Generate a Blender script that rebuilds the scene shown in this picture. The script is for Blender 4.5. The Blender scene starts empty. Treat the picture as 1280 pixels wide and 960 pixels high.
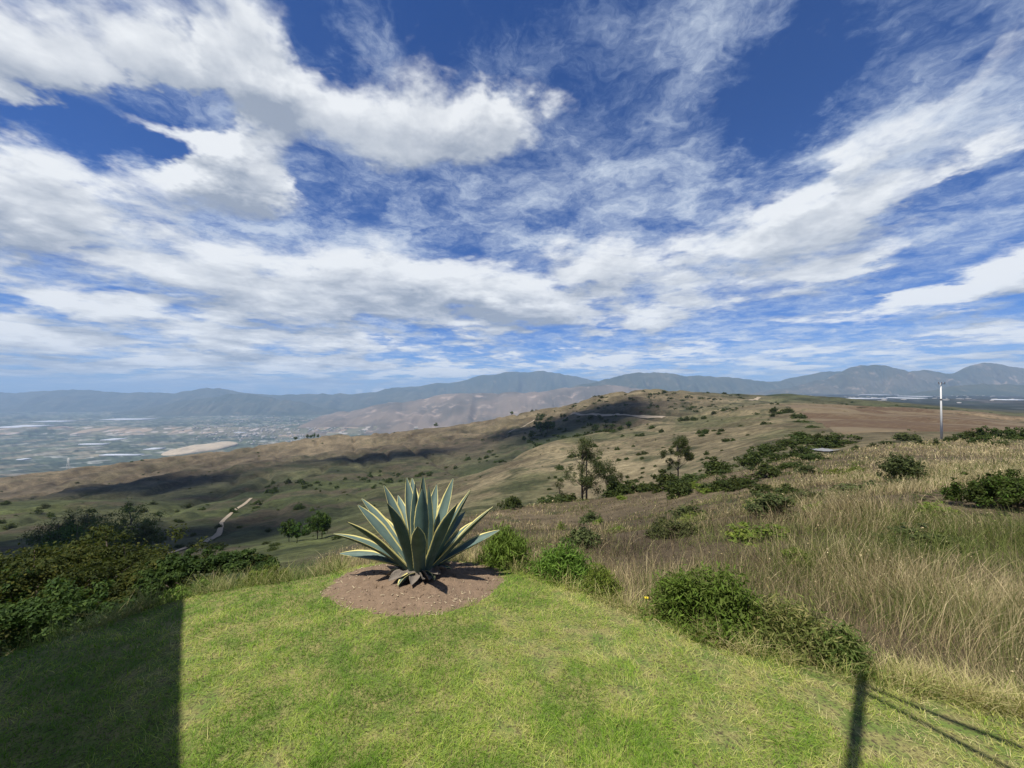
import bpy, bmesh, math, random
import numpy as np
from mathutils import Vector, Matrix
rad = math.radians
S = bpy.context.scene
COL = S.collection
# ------------------------------------------------------------------ camera
F = 481.0                      # focal length in pixels of the 1280 x 960 photograph
CAMZ = 1.7
PITCH = math.atan(7 / F)
cam = bpy.data.cameras.new('camera'); cam.sensor_width = 36; cam.lens = 36 * F / 1280
cam.clip_start = 0.05; cam.clip_end = 200000
co = bpy.data.objects.new('camera', cam); COL.objects.link(co)
co.location = (0, 0, CAMZ); co.rotation_euler = (math.pi / 2 + PITCH, 0, 0)
S.camera = co
# ------------------------------------------------------------------ light
SUN_EL = rad(66); SUN_AZ = math.atan2(-0.70, -0.714)        # sun stands behind the viewer, to the left
sdir = Vector((math.sin(SUN_AZ) * math.cos(SUN_EL), math.cos(SUN_AZ) * math.cos(SUN_EL), math.sin(SUN_EL)))
sl = bpy.data.lights.new('sun', 'SUN'); sl.energy = 5.0; sl.angle = rad(0.53); sl.color = (1, 0.95, 0.86)
so = bpy.data.objects.new('sun', sl); COL.objects.link(so)
so.rotation_euler = (-sdir).to_track_quat('-Z', 'Y').to_euler(); so.location = (0, 0, 60)
S.view_settings.view_transform = 'Standard'; S.view_settings.look = 'None'
S.view_settings.exposure = 0.45; S.view_settings.gamma = 1
S.cycles.use_denoising = True
S.cycles.max_bounces = 5; S.cycles.diffuse_bounces = 2; S.cycles.transmission_bounces = 3
S.cycles.volume_bounces = 0; S.cycles.transparent_max_bounces = 4
S.cycles.caustics_reflective = False; S.cycles.caustics_refractive = False

def ray(px, py):
    u = (px - 640) / F; v = -(py - 480) / F
    c, s = math.cos(PITCH), math.sin(PITCH)
    x, y, z = u, c - v * s, s + v * c
    return x / y, z / y           # per metre of forward distance

# ---- node helpers
class NT:
    def __init__(s, tree): s.t = tree; s.n = tree.nodes; s.l = tree.links
    def new(s, typ, **kw):
        n = s.n.new(typ)
        for k, v in kw.items():
            if k in n.inputs: s.put(n.inputs[k], v)
            else: setattr(n, k, v)
        return n
    def put(s, sock, v):
        if isinstance(v, bpy.types.NodeSocket): s.l.new(v, sock)
        else: sock.default_value = v
    def m(s, op, a, b=None, c=None, clamp=False):
        n = s.n.new('ShaderNodeMath'); n.operation = op; n.use_clamp = clamp
        s.put(n.inputs[0], a)
        if b is not None: s.put(n.inputs[1], b)
        if c is not None: s.put(n.inputs[2], c)
        return n.outputs[0]
    def vm(s, op, a, b=None, scale=None):
        n = s.n.new('ShaderNodeVectorMath'); n.operation = op
        s.put(n.inputs[0], a)
        if b is not None: s.put(n.inputs[1], b)
        if scale is not None: s.put(n.inputs['Scale'], scale)
        return n.outputs[0]
    def smooth(s, x, a, b):
        n = s.n.new('ShaderNodeMapRange'); n.interpolation_type = 'SMOOTHSTEP'
        s.put(n.inputs[0], x); s.put(n.inputs[1], a); s.put(n.inputs[2], b)
        n.inputs[3].default_value = 0; n.inputs[4].default_value = 1
        return n.outputs[0]
    def mix(s, f, a, b, blend='MIX'):
        n = s.n.new('ShaderNodeMix'); n.data_type = 'RGBA'; n.blend_type = blend
        s.put(n.inputs[0], f); s.put(n.inputs[6], a); s.put(n.inputs[7], b)
        return n.outputs[2]
    def noise(s, vec, scale, detail=4, rough=0.55, dist=0.0, lac=2.0):
        n = s.n.new('ShaderNodeTexNoise')
        s.put(n.inputs['Vector'], vec); s.put(n.inputs['Scale'], scale)
        n.inputs['Detail'].default_value = detail; n.inputs['Roughness'].default_value = rough
        n.inputs['Lacunarity'].default_value = lac; n.inputs['Distortion'].default_value = dist
        return n
def rgba(c): return (c[0], c[1], c[2], 1)

# ------------------------------------------------------------------ sky with clouds (world, by direction)
W = bpy.data.worlds.new('World'); S.world = W; W.use_nodes = True
W.cycles.sampling_method = 'MANUAL'; W.cycles.sample_map_resolution = 512
w = NT(W.node_tree); w.n.clear()
sky = w.new('ShaderNodeTexSky'); sky.sky_type = 'NISHITA'; sky.sun_disc = False
sky.sun_elevation = SUN_EL; sky.sun_rotation = SUN_AZ; sky.altitude = 2600
sky.air_density = 1.0; sky.dust_density = 1.6; sky.ozone_density = 2.5
def sky_angles(px, py):
    x, z = ray(px, py)
    return math.atan2(x, 1), math.atan2(z, math.hypot(1, x))
# (px, py, half width px, half height px, tilt deg, weight): thick cloud masses and gaps of this sky
THICK = [(60, 20, 210, 70, 0, .27), (275, 55, 95, 85, 0, .26), (335, 110, 50, 40, 0, .16),
         (285, 205, 110, 50, 0, .45), (480, 165, 130, 52, 0, .25), (610, 165, 95, 36, -12, .26),
         (605, 118, 16, 36, 20, .16), (50, 240, 110, 42, 8, .24),
         (1040, 225, 115, 24, -27, .24), (1240, 185, 90, 30, -27, .22), (1265, 60, 120, 36, -20, .22),
         (1160, 372, 80, 16, -4, .32), (1255, 345, 80, 28, -15, .32), (1010, 382, 60, 12, -6, .16),
         (300, 345, 420, 65, 0, .25), (870, 335, 330, 50, 0, .20), (110, 395, 330, 45, 0, .16), (600, 375, 240, 28, 6, .17),
         (1130, 424, 45, 9, 0, .2), (1230, 427, 40, 8, 0, .18), (843, 441, 25, 5, 0, .22), (730, 455, 30, 8, 0, .26),
         (640, 30, 190, 60, 0, -.26), (415, 45, 45, 70, 0, -.24), (150, 168, 130, 26, -8, -.62), (20, 80, 90, 60, 0, .22), (215, 25, 14, 20, 0, -.12), (235, 132, 90, 18, -12, -.50), (410, 235, 45, 32, 0, -.34), (480, 258, 60, 24, 0, -.22),
         (965, 150, 60, 100, 0, -.30), (730, 110, 90, 70, 0, -.2), (650, 265, 70, 40, 0, -.16), (1180, 242, 75, 14, -12, -.3),
         (860, 60, 70, 60, 0, -.15), (1100, 60, 100, 60, 0, -.2), (880, 200, 110, 60, 0, -.12), (1130, 330, 110, 10, -12, -.2), (960, 392, 130, 8, -3, -.2),
         (690, 425, 200, 10, 0, -.10), (300, 462, 500, 26, 0, .20), (950, 455, 400, 22, 0, .12), (200, 471, 26, 5, 0, .2), (318, 468, 16, 5, 0, .25), (120, 460, 40, 5, 0, .15), (450, 455, 60, 6, 0, .15), (690, 437, 30, 4, 0, .2), (560, 462, 50, 6, 0, .15)]
THIN = [(465, 50, 45, 45, 0, .20), (870, 75, 110, 80, -35, .14), (790, 160, 140, 70, 0, .06), (1110, 110, 120, 90, -40, .17),
        (850, 260, 150, 80, 0, .20), (700, 302, 70, 10, 8, .25), (970, 165, 55, 85, 0, -.5), (1010, 60, 50, 70, 0, -.3),
        (610, 25, 140, 45, 0, -.26), (405, 40, 40, 60, 0, -.35), (150, 165, 130, 26, -8, -.5), (480, 258, 60, 24, 0, -.2), (1000, 300, 150, 60, 0, .12),
        (300, 330, 380, 80, 0, .26), (900, 310, 350, 80, 0, .14), (600, 260, 120, 90, 0, .08), (1150, 180, 180, 100, -25, .10), (200, 440, 450, 50, 0, .26), (980, 440, 400, 40, 0, .24)]
def density_group(name, blobs, scale, detail, rough, warp, stretch, seed, gain, puff=0):
    g = bpy.data.node_groups.new(name, 'ShaderNodeTree')
    g.interface.new_socket('Direction', in_out='INPUT', socket_type='NodeSocketVector')
    g.interface.new_socket('Density', in_out='OUTPUT', socket_type='NodeSocketFloat')
    q = NT(g); gi = q.new('NodeGroupInput'); go = q.new('NodeGroupOutput')
    sp = q.new('ShaderNodeSeparateXYZ', Vector=gi.outputs[0])
    x, y, z = sp.outputs
    zc = q.m('ADD', q.m('MAXIMUM', z, 0.0), 0.10)
    cx = q.new('ShaderNodeCombineXYZ', X=q.m('DIVIDE', x, zc), Y=q.m('DIVIDE', y, zc), Z=seed).outputs[0]
    p = q.vm('MULTIPLY', cx, stretch)
    wn = q.noise(p, scale * 1.3, 4, 0.6)
    wv = q.vm('SCALE', q.vm('SUBTRACT', wn.outputs['Color'], (.5, .5, .5)), scale=warp)
    nz = q.noise(q.vm('ADD', p, wv), scale, detail, rough).outputs['Fac']
    nz = q.m('MULTIPLY_ADD', q.m('SUBTRACT', nz, .5), gain, .5)
    if puff:
        vo = q.new('ShaderNodeTexVoronoi', Scale=scale * 2.3, Detail=3.0, Roughness=.55); vo.normalize = True; q.put(vo.inputs['Vector'], q.vm('ADD', p, q.vm('SCALE', wv, scale=.6)))
        nz = q.m('MULTIPLY_ADD', q.m('SUBTRACT', .33, vo.outputs['Distance']), puff, nz)
    # ragged outlines: the same warp bends the big masses
    ws = q.new('ShaderNodeSeparateColor', Color=q.noise(p, scale * 2.2, 5, .65).outputs['Color'])
    a = q.m('ADD', q.m('ARCTAN2', x, y), q.m('MULTIPLY_ADD', ws.outputs[0], .30, -.15))
    e = q.m('ADD', q.m('ARCSINE', z), q.m('MULTIPLY', q.m('SUBTRACT', ws.outputs[1], .5), q.m('MULTIPLY_ADD', z, .28, .02)))
    tot = nz
    for (px, py, sx, sy, tilt, wt) in blobs:
        a0, e0 = sky_angles(px, py)
        a1, _ = sky_angles(px + sx, py); a2, _ = sky_angles(px - sx, py); ha = abs(a1 - a2) / 2
        _, e1 = sky_angles(px, py - sy); _, e2 = sky_angles(px, py + sy); he = abs(e1 - e2) / 2
        ct, st = math.cos(rad(-tilt)), math.sin(rad(-tilt))
        da = q.m('SUBTRACT', a, a0); de = q.m('SUBTRACT', e, e0)
        r1 = q.m('MULTIPLY_ADD', da, ct / ha, q.m('MULTIPLY', de, st / ha))
        r2 = q.m('MULTIPLY_ADD', de, ct / he, q.m('MULTIPLY', da, -st / he))
        r = q.m('MULTIPLY_ADD', r1, r1, q.m('MULTIPLY', r2, r2))
        ex = q.m('POWER', 2.718, q.m('MULTIPLY', r, -0.9))
        tot = q.m('MULTIPLY_ADD', ex, wt, tot)
    q.l.new(tot, go.inputs[0])
    return g
gA = density_group('cumulus_density', THICK, 1.5, 10, 0.60, 0.35, (1, 1, 1), 3.1, 1.35, .42)
gB = density_group('high_cloud_density', THIN, 2.6, 11, 0.68, 0.45, (1.0, 1.0, 1), 9.4, 1.9)
def grp(g, vec):
    n = w.n.new('ShaderNodeGroup'); n.node_tree = g; w.l.new(vec, n.inputs[0]); return n.outputs[0]
D = w.vm('NORMALIZE', w.new('ShaderNodeTexCoord').outputs['Generated'])
up1 = w.vm('NORMALIZE', w.vm('ADD', D, (-.01, 0, 0.045)))
dA = grp(gA, D); dA1 = grp(gA, up1); dB = grp(gB, D)
aA = w.smooth(dA, 0.52, 0.78)
aB = w.m('MULTIPLY', w.smooth(dB, 0.34, 1.08), 0.84)
lit = w.m('MULTIPLY_ADD', w.m('SUBTRACT', dA, dA1), 2.6, 0.60)
thick = w.smooth(dA, 0.68, 1.02)
lit = w.m('SUBTRACT', lit, w.m('MULTIPLY', thick, 0.42), clamp=True)
cA = w.mix(lit, (2.5, 2.9, 3.6, 1), (6.6, 6.8, 7.0, 1))
cB = w.mix(aB, (2.9, 3.8, 5.4, 1), (5.5, 6.0, 6.6, 1))
blue = w.mix(1.0, sky.outputs[0], (0.25, 0.48, 0.86, 1), 'MULTIPLY')
c1 = w.mix(aB, blue, cB)
c2 = w.mix(w.m('MULTIPLY', aA, 0.96), c1, cA)
bg = w.new('ShaderNodeBackground', Color=c2, Strength=0.1)
wo = w.new('ShaderNodeOutputWorld'); w.l.new(bg.outputs[0], wo.inputs[0])

# ------------------------------------------------------------------ numpy helpers
rng = np.random.default_rng(7)
def vnoise(x, y, seed=0):
    xi = np.floor(x).astype(np.int64); yi = np.floor(y).astype(np.int64)
    fx = x - xi; fy = y - yi
    fx = fx * fx * (3 - 2 * fx); fy = fy * fy * (3 - 2 * fy)
    def h(a, b):
        n = (a * 374761393 + b * 668265263 + seed * 974711) & 0xffffffff
        n = ((n ^ (n >> 13)) * 1274126177) & 0xffffffff
        return ((n ^ (n >> 16)) & 0xffff) / 65535.0
    return (h(xi, yi) * (1 - fx) + h(xi + 1, yi) * fx) * (1 - fy) + (h(xi, yi + 1) * (1 - fx) + h(xi + 1, yi + 1) * fx) * fy
def fbm(x, y, oct=4, seed=0, gain=0.5):
    x = np.asarray(x, float); y = np.asarray(y, float)
    t = 0; a = 1; tot = 0
    for o in range(oct):
        t = t + a * vnoise(x * 2 ** o + 17.3 * o, y * 2 ** o + 9.1 * o, seed + o); tot += a; a *= gain
    return t / tot - 0.5
def mesh_np(name, v, f, col=None, smooth=False, uv=None):
    me = bpy.data.meshes.new(name)
    v = np.ascontiguousarray(v, np.float32); f = np.ascontiguousarray(f, np.int32)
    k = f.shape[1]
    me.vertices.add(len(v)); me.vertices.foreach_set('co', v.ravel())
    me.loops.add(f.size); me.loops.foreach_set('vertex_index', f.ravel())
    me.polygons.add(len(f)); me.polygons.foreach_set('loop_start', np.arange(0, f.size, k, dtype=np.int32))
    if smooth: me.polygons.foreach_set('use_smooth', np.ones(len(f), bool))
    me.update(calc_edges=True)
    if col is not None:
        c = np.ones((len(v), 4), np.float32); c[:, :3] = col
        at = me.attributes.new('col', 'FLOAT_COLOR', 'POINT'); at.data.foreach_set('color', c.ravel())
    if uv is not None:
        uv = np.asarray(uv); c = np.zeros((len(v), 3), np.float32); c[:, :uv.shape[1]] = uv
        at = me.attributes.new('strip', 'FLOAT_VECTOR', 'POINT'); at.data.foreach_set('vector', c.ravel())
    return me
def link(name, me, mat=None, parent=None, loc=(0, 0, 0)):
    o = bpy.data.objects.new(name, me); COL.objects.link(o); o.location = loc
    if mat and me and not me.materials: me.materials.append(mat)
    if parent: o.parent = parent
    return o
def tag(o, label=None, cat=None, group=None, kind=None):
    if label: o['label'] = label
    if cat: o['category'] = cat
    if group: o['group'] = group
    if kind: o['kind'] = kind
    return o
def thing(name, label, cat, loc=(0, 0, 0), group=None, rz=0):
    o = bpy.data.objects.new(name, None); COL.objects.link(o); o.location = loc; o.rotation_euler.z = rz
    o.empty_display_size = 0.3
    return tag(o, label, cat, group)
def struct(o): o['kind'] = 'structure'; return o
def stuff(o): o['kind'] = 'stuff'; return o
def grid_faces(nr, nc, wrap=False):
    i, j = np.meshgrid(np.arange(nr - 1), np.arange(nc if wrap else nc - 1), indexing='ij')
    i = i.ravel(); j = j.ravel(); j2 = (j + 1) % nc
    return np.stack([i * nc + j, i * nc + j2, (i + 1) * nc + j2, (i + 1) * nc + j], 1)
def tube(path, radii, sides=6, cap=True):
    path = np.array(path, float); n = len(path)
    V = []; up = np.array([0.13, 0.31, 0.94])
    for i in range(n):
        t = path[min(i + 1, n - 1)] - path[max(i - 1, 0)]; t /= np.linalg.norm(t) + 1e-9
        a = np.cross(t, up if abs(t @ up) < .95 else [1, 0, 0]); a /= np.linalg.norm(a); b = np.cross(t, a)
        for k in range(sides):
            th = 2 * math.pi * k / sides
            V.append(path[i] + radii[i] * (math.cos(th) * a + math.sin(th) * b))
    Fc = grid_faces(n, sides, True)
    V = np.array(V)
    if cap:
        V = np.vstack([V, path[0], path[-1]]); c0, c1 = n * sides, n * sides + 1
        k = np.arange(sides); k2 = (k + 1) % sides
        Fc = np.vstack([Fc, np.stack([np.full(sides, c0), k2, k, k], 1)[:, [0, 1, 2, 2]], np.stack([np.full(sides, c1), (n - 1) * sides + k, (n - 1) * sides + k2, (n - 1) * sides + k2], 1)])
    return V, Fc
def fix_tris(f):           # quads with a doubled last corner become triangles
    out = []
    for q in f: out.append(tuple(q[:3]) if q[2] == q[3] else tuple(q))
    return out
def join(parts):
    vs = []; fs = []; o = 0
    for v, f in parts: vs.append(v); fs.append(np.asarray(f) + o); o += len(v)
    return np.vstack(vs), np.vstack(fs)
def tubes_mesh(name, parts):
    v, f = join(parts); me = bpy.data.meshes.new(name); me.from_pydata([tuple(p) for p in v], [], fix_tris(f)); me.update()
    me.polygons.foreach_set('use_smooth', np.ones(len(me.polygons), bool)); return me
def box(cx, cy, cz, sx, sy, sz, M=None):
    v = np.array([(a * sx / 2, b * sy / 2, c * sz / 2) for a in (-1, 1) for b in (-1, 1) for c in (-1, 1)])
    if M is not None: v = v @ np.array(M).T
    v = v + (cx, cy, cz)
    f = np.array([(0, 1, 3, 2), (4, 6, 7, 5), (0, 4, 5, 1), (2, 3, 7, 6), (0, 2, 6, 4), (1, 5, 7, 3)])
    return v, f

# ------------------------------------------------------------------ materials
MATS = {}
def material(name):
    m = bpy.data.materials.new(name); m.use_nodes = True; t = NT(m.node_tree); t.n.clear()
    out = t.new('ShaderNodeOutputMaterial'); MATS[name] = m
    return m, t, out
def plain(name, c, rough=0.8, var=0.25, scale=6, bump=0.0, spec=0.3, metallic=0):
    m, t, out = material(name)
    tc = t.new('ShaderNodeTexCoord').outputs['Object']
    n = t.noise(tc, scale, 6, 0.6).outputs['Fac']
    f = t.m('MULTIPLY_ADD', n, 2 * var, 1 - var)
    cc = t.mix(1.0, rgba(c), t.new('ShaderNodeCombineColor', Red=f, Green=f, Blue=f).outputs[0], 'MULTIPLY')
    b = t.new('ShaderNodeBsdfPrincipled', Roughness=rough, Metallic=metallic); t.put(b.inputs['Base Color'], cc); b.inputs['Specular IOR Level'].default_value = spec
    if bump:
        bn = t.new('ShaderNodeBump', Strength=bump, Distance=0.02); t.put(bn.inputs['Height'], t.noise(tc, scale * 4, 5, .6).outputs['Fac']); t.l.new(bn.outputs[0], b.inputs['Normal'])
    t.l.new(b.outputs[0], out.inputs[0]); return m
def foliage(name, trans=0.35, rough=0.55, spec=0.3, tint=(1, 1, 1)):
    m, t, out = material(name)
    a = t.new('ShaderNodeAttribute', attribute_name='col').outputs['Color']
    oi = t.new('ShaderNodeObjectInfo').outputs['Random']
    a = t.mix(1.0, a, rgba(tint), 'MULTIPLY')
    hv = t.new('ShaderNodeHueSaturation', Color=a); t.put(hv.inputs['Value'], t.m('MULTIPLY_ADD', oi, 0.4, 0.8)); t.put(hv.inputs['Hue'], t.m('MULTIPLY_ADD', oi, 0.03, 0.485))
    b = t.new('ShaderNodeBsdfPrincipled', Roughness=rough); t.l.new(hv.outputs[0], b.inputs['Base Color']); b.inputs['Specular IOR Level'].default_value = spec
    tr = t.new('ShaderNodeBsdfTranslucent'); t.put(tr.inputs[0], t.mix(1.0, hv.outputs[0], (1.25, 1.3, .7, 1), 'MULTIPLY'))
    mx = t.new('ShaderNodeMixShader', Fac=trans); t.l.new(b.outputs[0], mx.inputs[1]); t.l.new(tr.outputs[0], mx.inputs[2])
    t.l.new(mx.outputs[0], out.inputs[0]); return m
M_leaf = foliage('leaf_green', 0.30, 0.6, 0.08)
M_grass = foliage('lawn_blade', 0.33, 0.6, 0.2)
M_dry = foliage('dry_stem', 0.22, 0.75, 0.15)
M_wood = plain('bark', (0.13, 0.10, 0.075), 0.9, 0.4, 14, 0.5)
M_twig = plain('twig_bark', (0.10, 0.075, 0.055), 0.9, 0.3, 14)
M_pale_bark = plain('pale_bark', (0.26, 0.22, 0.17), 0.85, 0.35, 8, 0.4)
M_concrete = plain('pole_concrete', (0.62, 0.61, 0.58), 0.8, 0.12, 3, 0.1)
M_steel = plain('dark_steel', (0.08, 0.08, 0.085), 0.6, 0.2, 8)
M_glaze = plain('brown_porcelain', (0.12, 0.05, 0.03), 0.25, 0.1, 8)
M_white = plain('plaster_white', (0.72, 0.70, 0.65), 0.85, 0.08, 3, 0.1)
M_roof = plain('roof_slab', (0.33, 0.30, 0.27), 0.85, 0.15, 2, 0.1)
M_timber = plain('pergola_timber', (0.16, 0.10, 0.06), 0.7, 0.3, 5, 0.2)
M_glass = plain('window_glass', (0.05, 0.06, 0.07), 0.1, 0.05, 2)
M_film = plain('greenhouse_film', (.42, .44, .47), 0.6, 0.15, 0.05)
M_cloud = plain('cloud_white', (0.9, 0.9, 0.9), 1.0, 0.03, 0.01, 0, 0)

# ------------------------------------------------------------------ the lay of the land
LK = 0.0135
def lawn_z(r): return -LK * r * r
EDGE_PX = [(0, 826), (60, 806), (130, 783), (200, 758), (240, 747), (340, 732), (400, 722), (450, 709), (525, 702), (590, 705), (640, 716), (680, 725), (720, 738), (800, 768), (870, 797), (930, 815), (1000, 832), (1070, 850), (1160, 868), (1280, 893)]
_ea = []; _er = []
for px, py in EDGE_PX:
    u, v = ray(px, py); k = math.hypot(1, u)
    A_, B_, C_ = LK * k * k, v, CAMZ
    d = (-B_ - math.sqrt(B_ * B_ - 4 * A_ * C_)) / (2 * A_)
    _ea.append(math.atan2(u, 1)); _er.append(d * k)
_ea = np.array(_ea); _er = np.array(_er)
def edge_r(az):
    e = np.interp(az, _ea, _er)
    e = np.where(az < _ea[0], _er[0] + (np.abs(az) - abs(_ea[0])) * 5, e)
    e = np.where(az > _ea[-1], _er[-1] + (az - _ea[-1]) * 3, e)
    return e
def X(px): return (px - 640) / F
CPX = [-250, 0, 100, 200, 300, 400, 500, 600, 700, 800, 900, 1000, 1100, 1200, 1280, 1600]
def zr(d, py): return ray(640, py)[1] * d            # height above the eye
# feature rows: (distance, picture row) or (distance, ('z', height above the eye))
Z = lambda d, z: (d, ('z', z))
R = {
'B': [Z(7, -4.3), Z(7, -4.3), Z(7, -4.2), Z(7, -3.9), Z(7, -3.3), (7, 722), (9, 695), (10, 686), (10, 668), (10, 655), (10, 640), (10, 627), (10, 615), (10, 606), (10, 600), (10, 600)],
'C': [Z(14, -7.7), Z(14, -7.7), Z(14, -7.5), Z(14, -7.1), Z(14, -6.2), (14, 694), (25, 662), (40, 641), (50, 626), (50, 612), (48, 592), (50, 573), (60, 558), (68, 549), (70, 546), (70, 546)],
'D': [Z(60, -30), Z(60, -30), Z(58, -28), Z(50, -22), Z(45, -20), (40, 696), (50, 666), (60, 651), (65, 641), (65, 623), (62, 595), (60, 573), (80, 551), (85, 546), (85, 544), (85, 544)],
'E': [(120, 700), (120, 700), (118, 698), (115, 692), (100, 684), (90, 674), (110, 641), (90, 641), (95, 633), (100, 608), (110, 571), (110, 547), (120, 536), (130, 533), (130, 535), (130, 535)],
'F': [(300, 628), (300, 626), (290, 626), (280, 629), (220, 642), (200, 632), (220, 611), (200, 586), (230, 549), (280, 529), (330, 512), (380, 503), (330, 508), (330, 513), (300, 522), (300, 524)],
'G': [(340, 631), (340, 629), (335, 626), (330, 623), (320, 616), (330, 602), (330, 597), (300, 594), (330, 563), (370, 538), (420, 514), (420, 504), (400, 510), (400, 515), (380, 525), (380, 528)],
'H': [(400, 632), (420, 621), (450, 606), (500, 592), (540, 579), (600, 566), (560, 561), (500, 558), (520, 534), (520, 506), (520, 502), (550, 499), (600, 503), (600, 511), (600, 518), (600, 520)],
'HI': [(480, 636), (500, 623), (530, 608), (580, 594), (620, 580), (680, 567), (680, 554), (650, 545), (640, 524), (600, 498), (580, 498), (650, 497), (750, 501), (800, 509), (800, 514), (800, 516)],
'I': [(680, 612), (700, 594), (720, 583), (750, 570), (800, 557), (850, 543), (850, 536), (850, 524), (800, 502), (700, 483), (660, 489), (800, 495), (1000, 499), (1000, 507), (1000, 510), (1000, 512)],
'J': [Z(3000, -600)] * 9 + [Z(3000, -420), Z(3000, -150), Z(3000, -75), Z(3000, -72), Z(3000, -75), Z(3000, -80), Z(3000, -80)],
'K': [Z(9000, -620)] * 9 + [Z(9000, -400), Z(9000, -160), Z(9000, -90), Z(9000, -90), Z(9000, -90), Z(9000, -90), Z(9000, -90)],
'L': [Z(80000, -640)] * 9 + [Z(80000, -500), Z(80000, -300), Z(80000, -200), Z(80000, -200), Z(80000, -200), Z(80000, -200), Z(80000, -200)],
}
tan = (.112, .092, .054); dry = (.105, .082, .050); brown = (.066, .052, .034); olive = (.064, .062, .030); green = (.050, .058, .022); dgreen = (.026, .034, .015); field = (.12, .085, .055); plat_shaded = (.020, .026, .022); vall = (.06, .075, .05); soilc = (.12, .09, .055)  # plateau tone darkened: cloud shade over it is put into the colour
RC = {
'A': [green] * 5 + [soilc] * 11,
'B': [green] * 5 + [dry] * 11, 'C': [green] * 5 + [olive, dry, dry, dry, dry, dry, dry, dry, dry, dry, dry],
'D': [green] * 5 + [olive, olive, olive, olive, olive, olive, olive, tan, tan, tan, tan],
'E': [green, green, brown, brown, green, green, olive, tan, tan, tan, tan, tan, tan, tan, dry, dry],
'F': [olive, green, green, green, green, green, olive, tan, tan, tan, tan, tan, field, field, field, field],
'G': [olive, olive, olive, olive, dgreen, green, green, dgreen, dgreen, brown, olive, tan, dgreen, dgreen, dgreen, dgreen],
'H': [dry, dry, dry, brown, brown, brown, brown, brown, dgreen, brown, tan, dgreen, olive, olive, olive, olive],
'HI': [brown, brown, brown, brown, brown, dry, dry, dry, dry, dry, dry, olive, olive, olive, olive, olive],
'I': [dry, dry, dry, dry, dry, dry, dry, dry, tan, tan, dgreen, dgreen, plat_shaded, plat_shaded, plat_shaded, plat_shaded],
'J': [vall] * 9 + [vall, plat_shaded, plat_shaded, plat_shaded, plat_shaded, plat_shaded, plat_shaded], 'K': [vall] * 9 + [plat_shaded] * 7, 'L': [vall] * 9 + [plat_shaded] * 7,
}
rows = ['A', 'B', 'C', 'D', 'E', 'F', 'G', 'H', 'HI', 'I', 'J', 'K', 'L']
caz = np.array([math.atan(X(p)) for p in CPX])
sec = np.array([math.hypot(1, X(p)) for p in CPX])
az = np.concatenate([np.linspace(-math.pi, -rad(61), 40)[:-1], np.linspace(-rad(61), rad(61), 660), np.linspace(rad(61), math.pi, 40)[1:]])
rr = np.concatenate([np.geomspace(.6, 30, 70)[:-1], np.geomspace(30, 1150, 200)[:-1], np.geomspace(1150, 12500, 105)[:-1], np.geomspace(12500, 28000, 10)])
lrr = np.log(rr)
def smooth_interp(xq, xk, yk):             # cubic Hermite with limited slopes
    xk = np.array(xk); yk = np.array(yk, float)
    dx = np.diff(xk); s = np.diff(yk) / dx
    m = np.zeros(len(xk)); m[0] = s[0]; m[-1] = s[-1]
    m[1:-1] = np.where(s[1:] * s[:-1] > 0, 2 * s[1:] * s[:-1] / (s[1:] + s[:-1] + 1e-12), 0)
    xq = np.clip(xq, xk[0], xk[-1]); i = np.clip(np.searchsorted(xk, xq) - 1, 0, len(xk) - 2)
    t = (xq - xk[i]) / dx[i]
    return yk[i] * (2 * t ** 3 - 3 * t ** 2 + 1) + m[i] * dx[i] * (t ** 3 - 2 * t ** 2 + t) + yk[i + 1] * (-2 * t ** 3 + 3 * t ** 2) + m[i + 1] * dx[i] * (t ** 3 - t ** 2)
er = edge_r(az)
fr = [np.log(er), np.log(er * 1.13)]; fz = [lawn_z(er), None]
drop = np.interp(az, [caz[1], caz[4], caz[5], caz[7], caz[14]], [-.75, -.6, -.3, -.22, -.16])
fz[1] = fz[0] + drop
fc = [np.tile(np.array(soilc), (len(az), 1))]
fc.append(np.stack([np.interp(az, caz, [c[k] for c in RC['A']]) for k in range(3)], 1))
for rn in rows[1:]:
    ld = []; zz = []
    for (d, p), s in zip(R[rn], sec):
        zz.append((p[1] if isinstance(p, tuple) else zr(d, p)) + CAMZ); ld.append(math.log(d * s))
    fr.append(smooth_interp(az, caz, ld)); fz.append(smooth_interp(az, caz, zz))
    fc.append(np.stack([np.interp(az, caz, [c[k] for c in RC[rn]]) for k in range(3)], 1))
fr = np.array(fr); fz = np.array(fz); fc = np.array(fc)
fr = np.maximum.accumulate(fr + np.arange(len(fr))[:, None] * 1e-4, axis=0)
ZG = np.zeros((len(rr), len(az))); CG = np.zeros((len(rr), len(az), 3))
for j in range(len(az)):
    ZG[:, j] = np.interp(lrr, fr[:, j], fz[:, j])
    for k in range(3): CG[:, j, k] = np.interp(lrr, fr[:, j], fc[:, j, k])
for it in range(7):
    sm = ZG.copy(); sm[1:-1] = (ZG[:-2] + 2 * ZG[1:-1] + ZG[2:]) / 4
    wgt = np.clip((rr - 8) / 8, 0, 1)[:, None]; ZG = ZG * (1 - wgt) + sm * wgt
    sm = CG.copy(); sm[1:-1] = (CG[:-2] + 2 * CG[1:-1] + CG[2:]) / 4; CG = sm
RRg, AZg = np.meshgrid(rr, az, indexing='ij')
XG = RRg * np.sin(AZg); YG = RRg * np.cos(AZg)
inlawn = RRg < er[None, :]
ZG = np.where(inlawn, lawn_z(RRg), ZG)
amp = np.clip((RRg - 12) / 120, 0, 1) * np.clip(RRg, 0, 900) * 0.012
amp = np.where(RRg > 1100, np.clip(11 + (RRg - 1100) * .012, 0, 45), amp)
lam = np.where(RRg > 1100, 500.0, 70.0)
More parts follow.
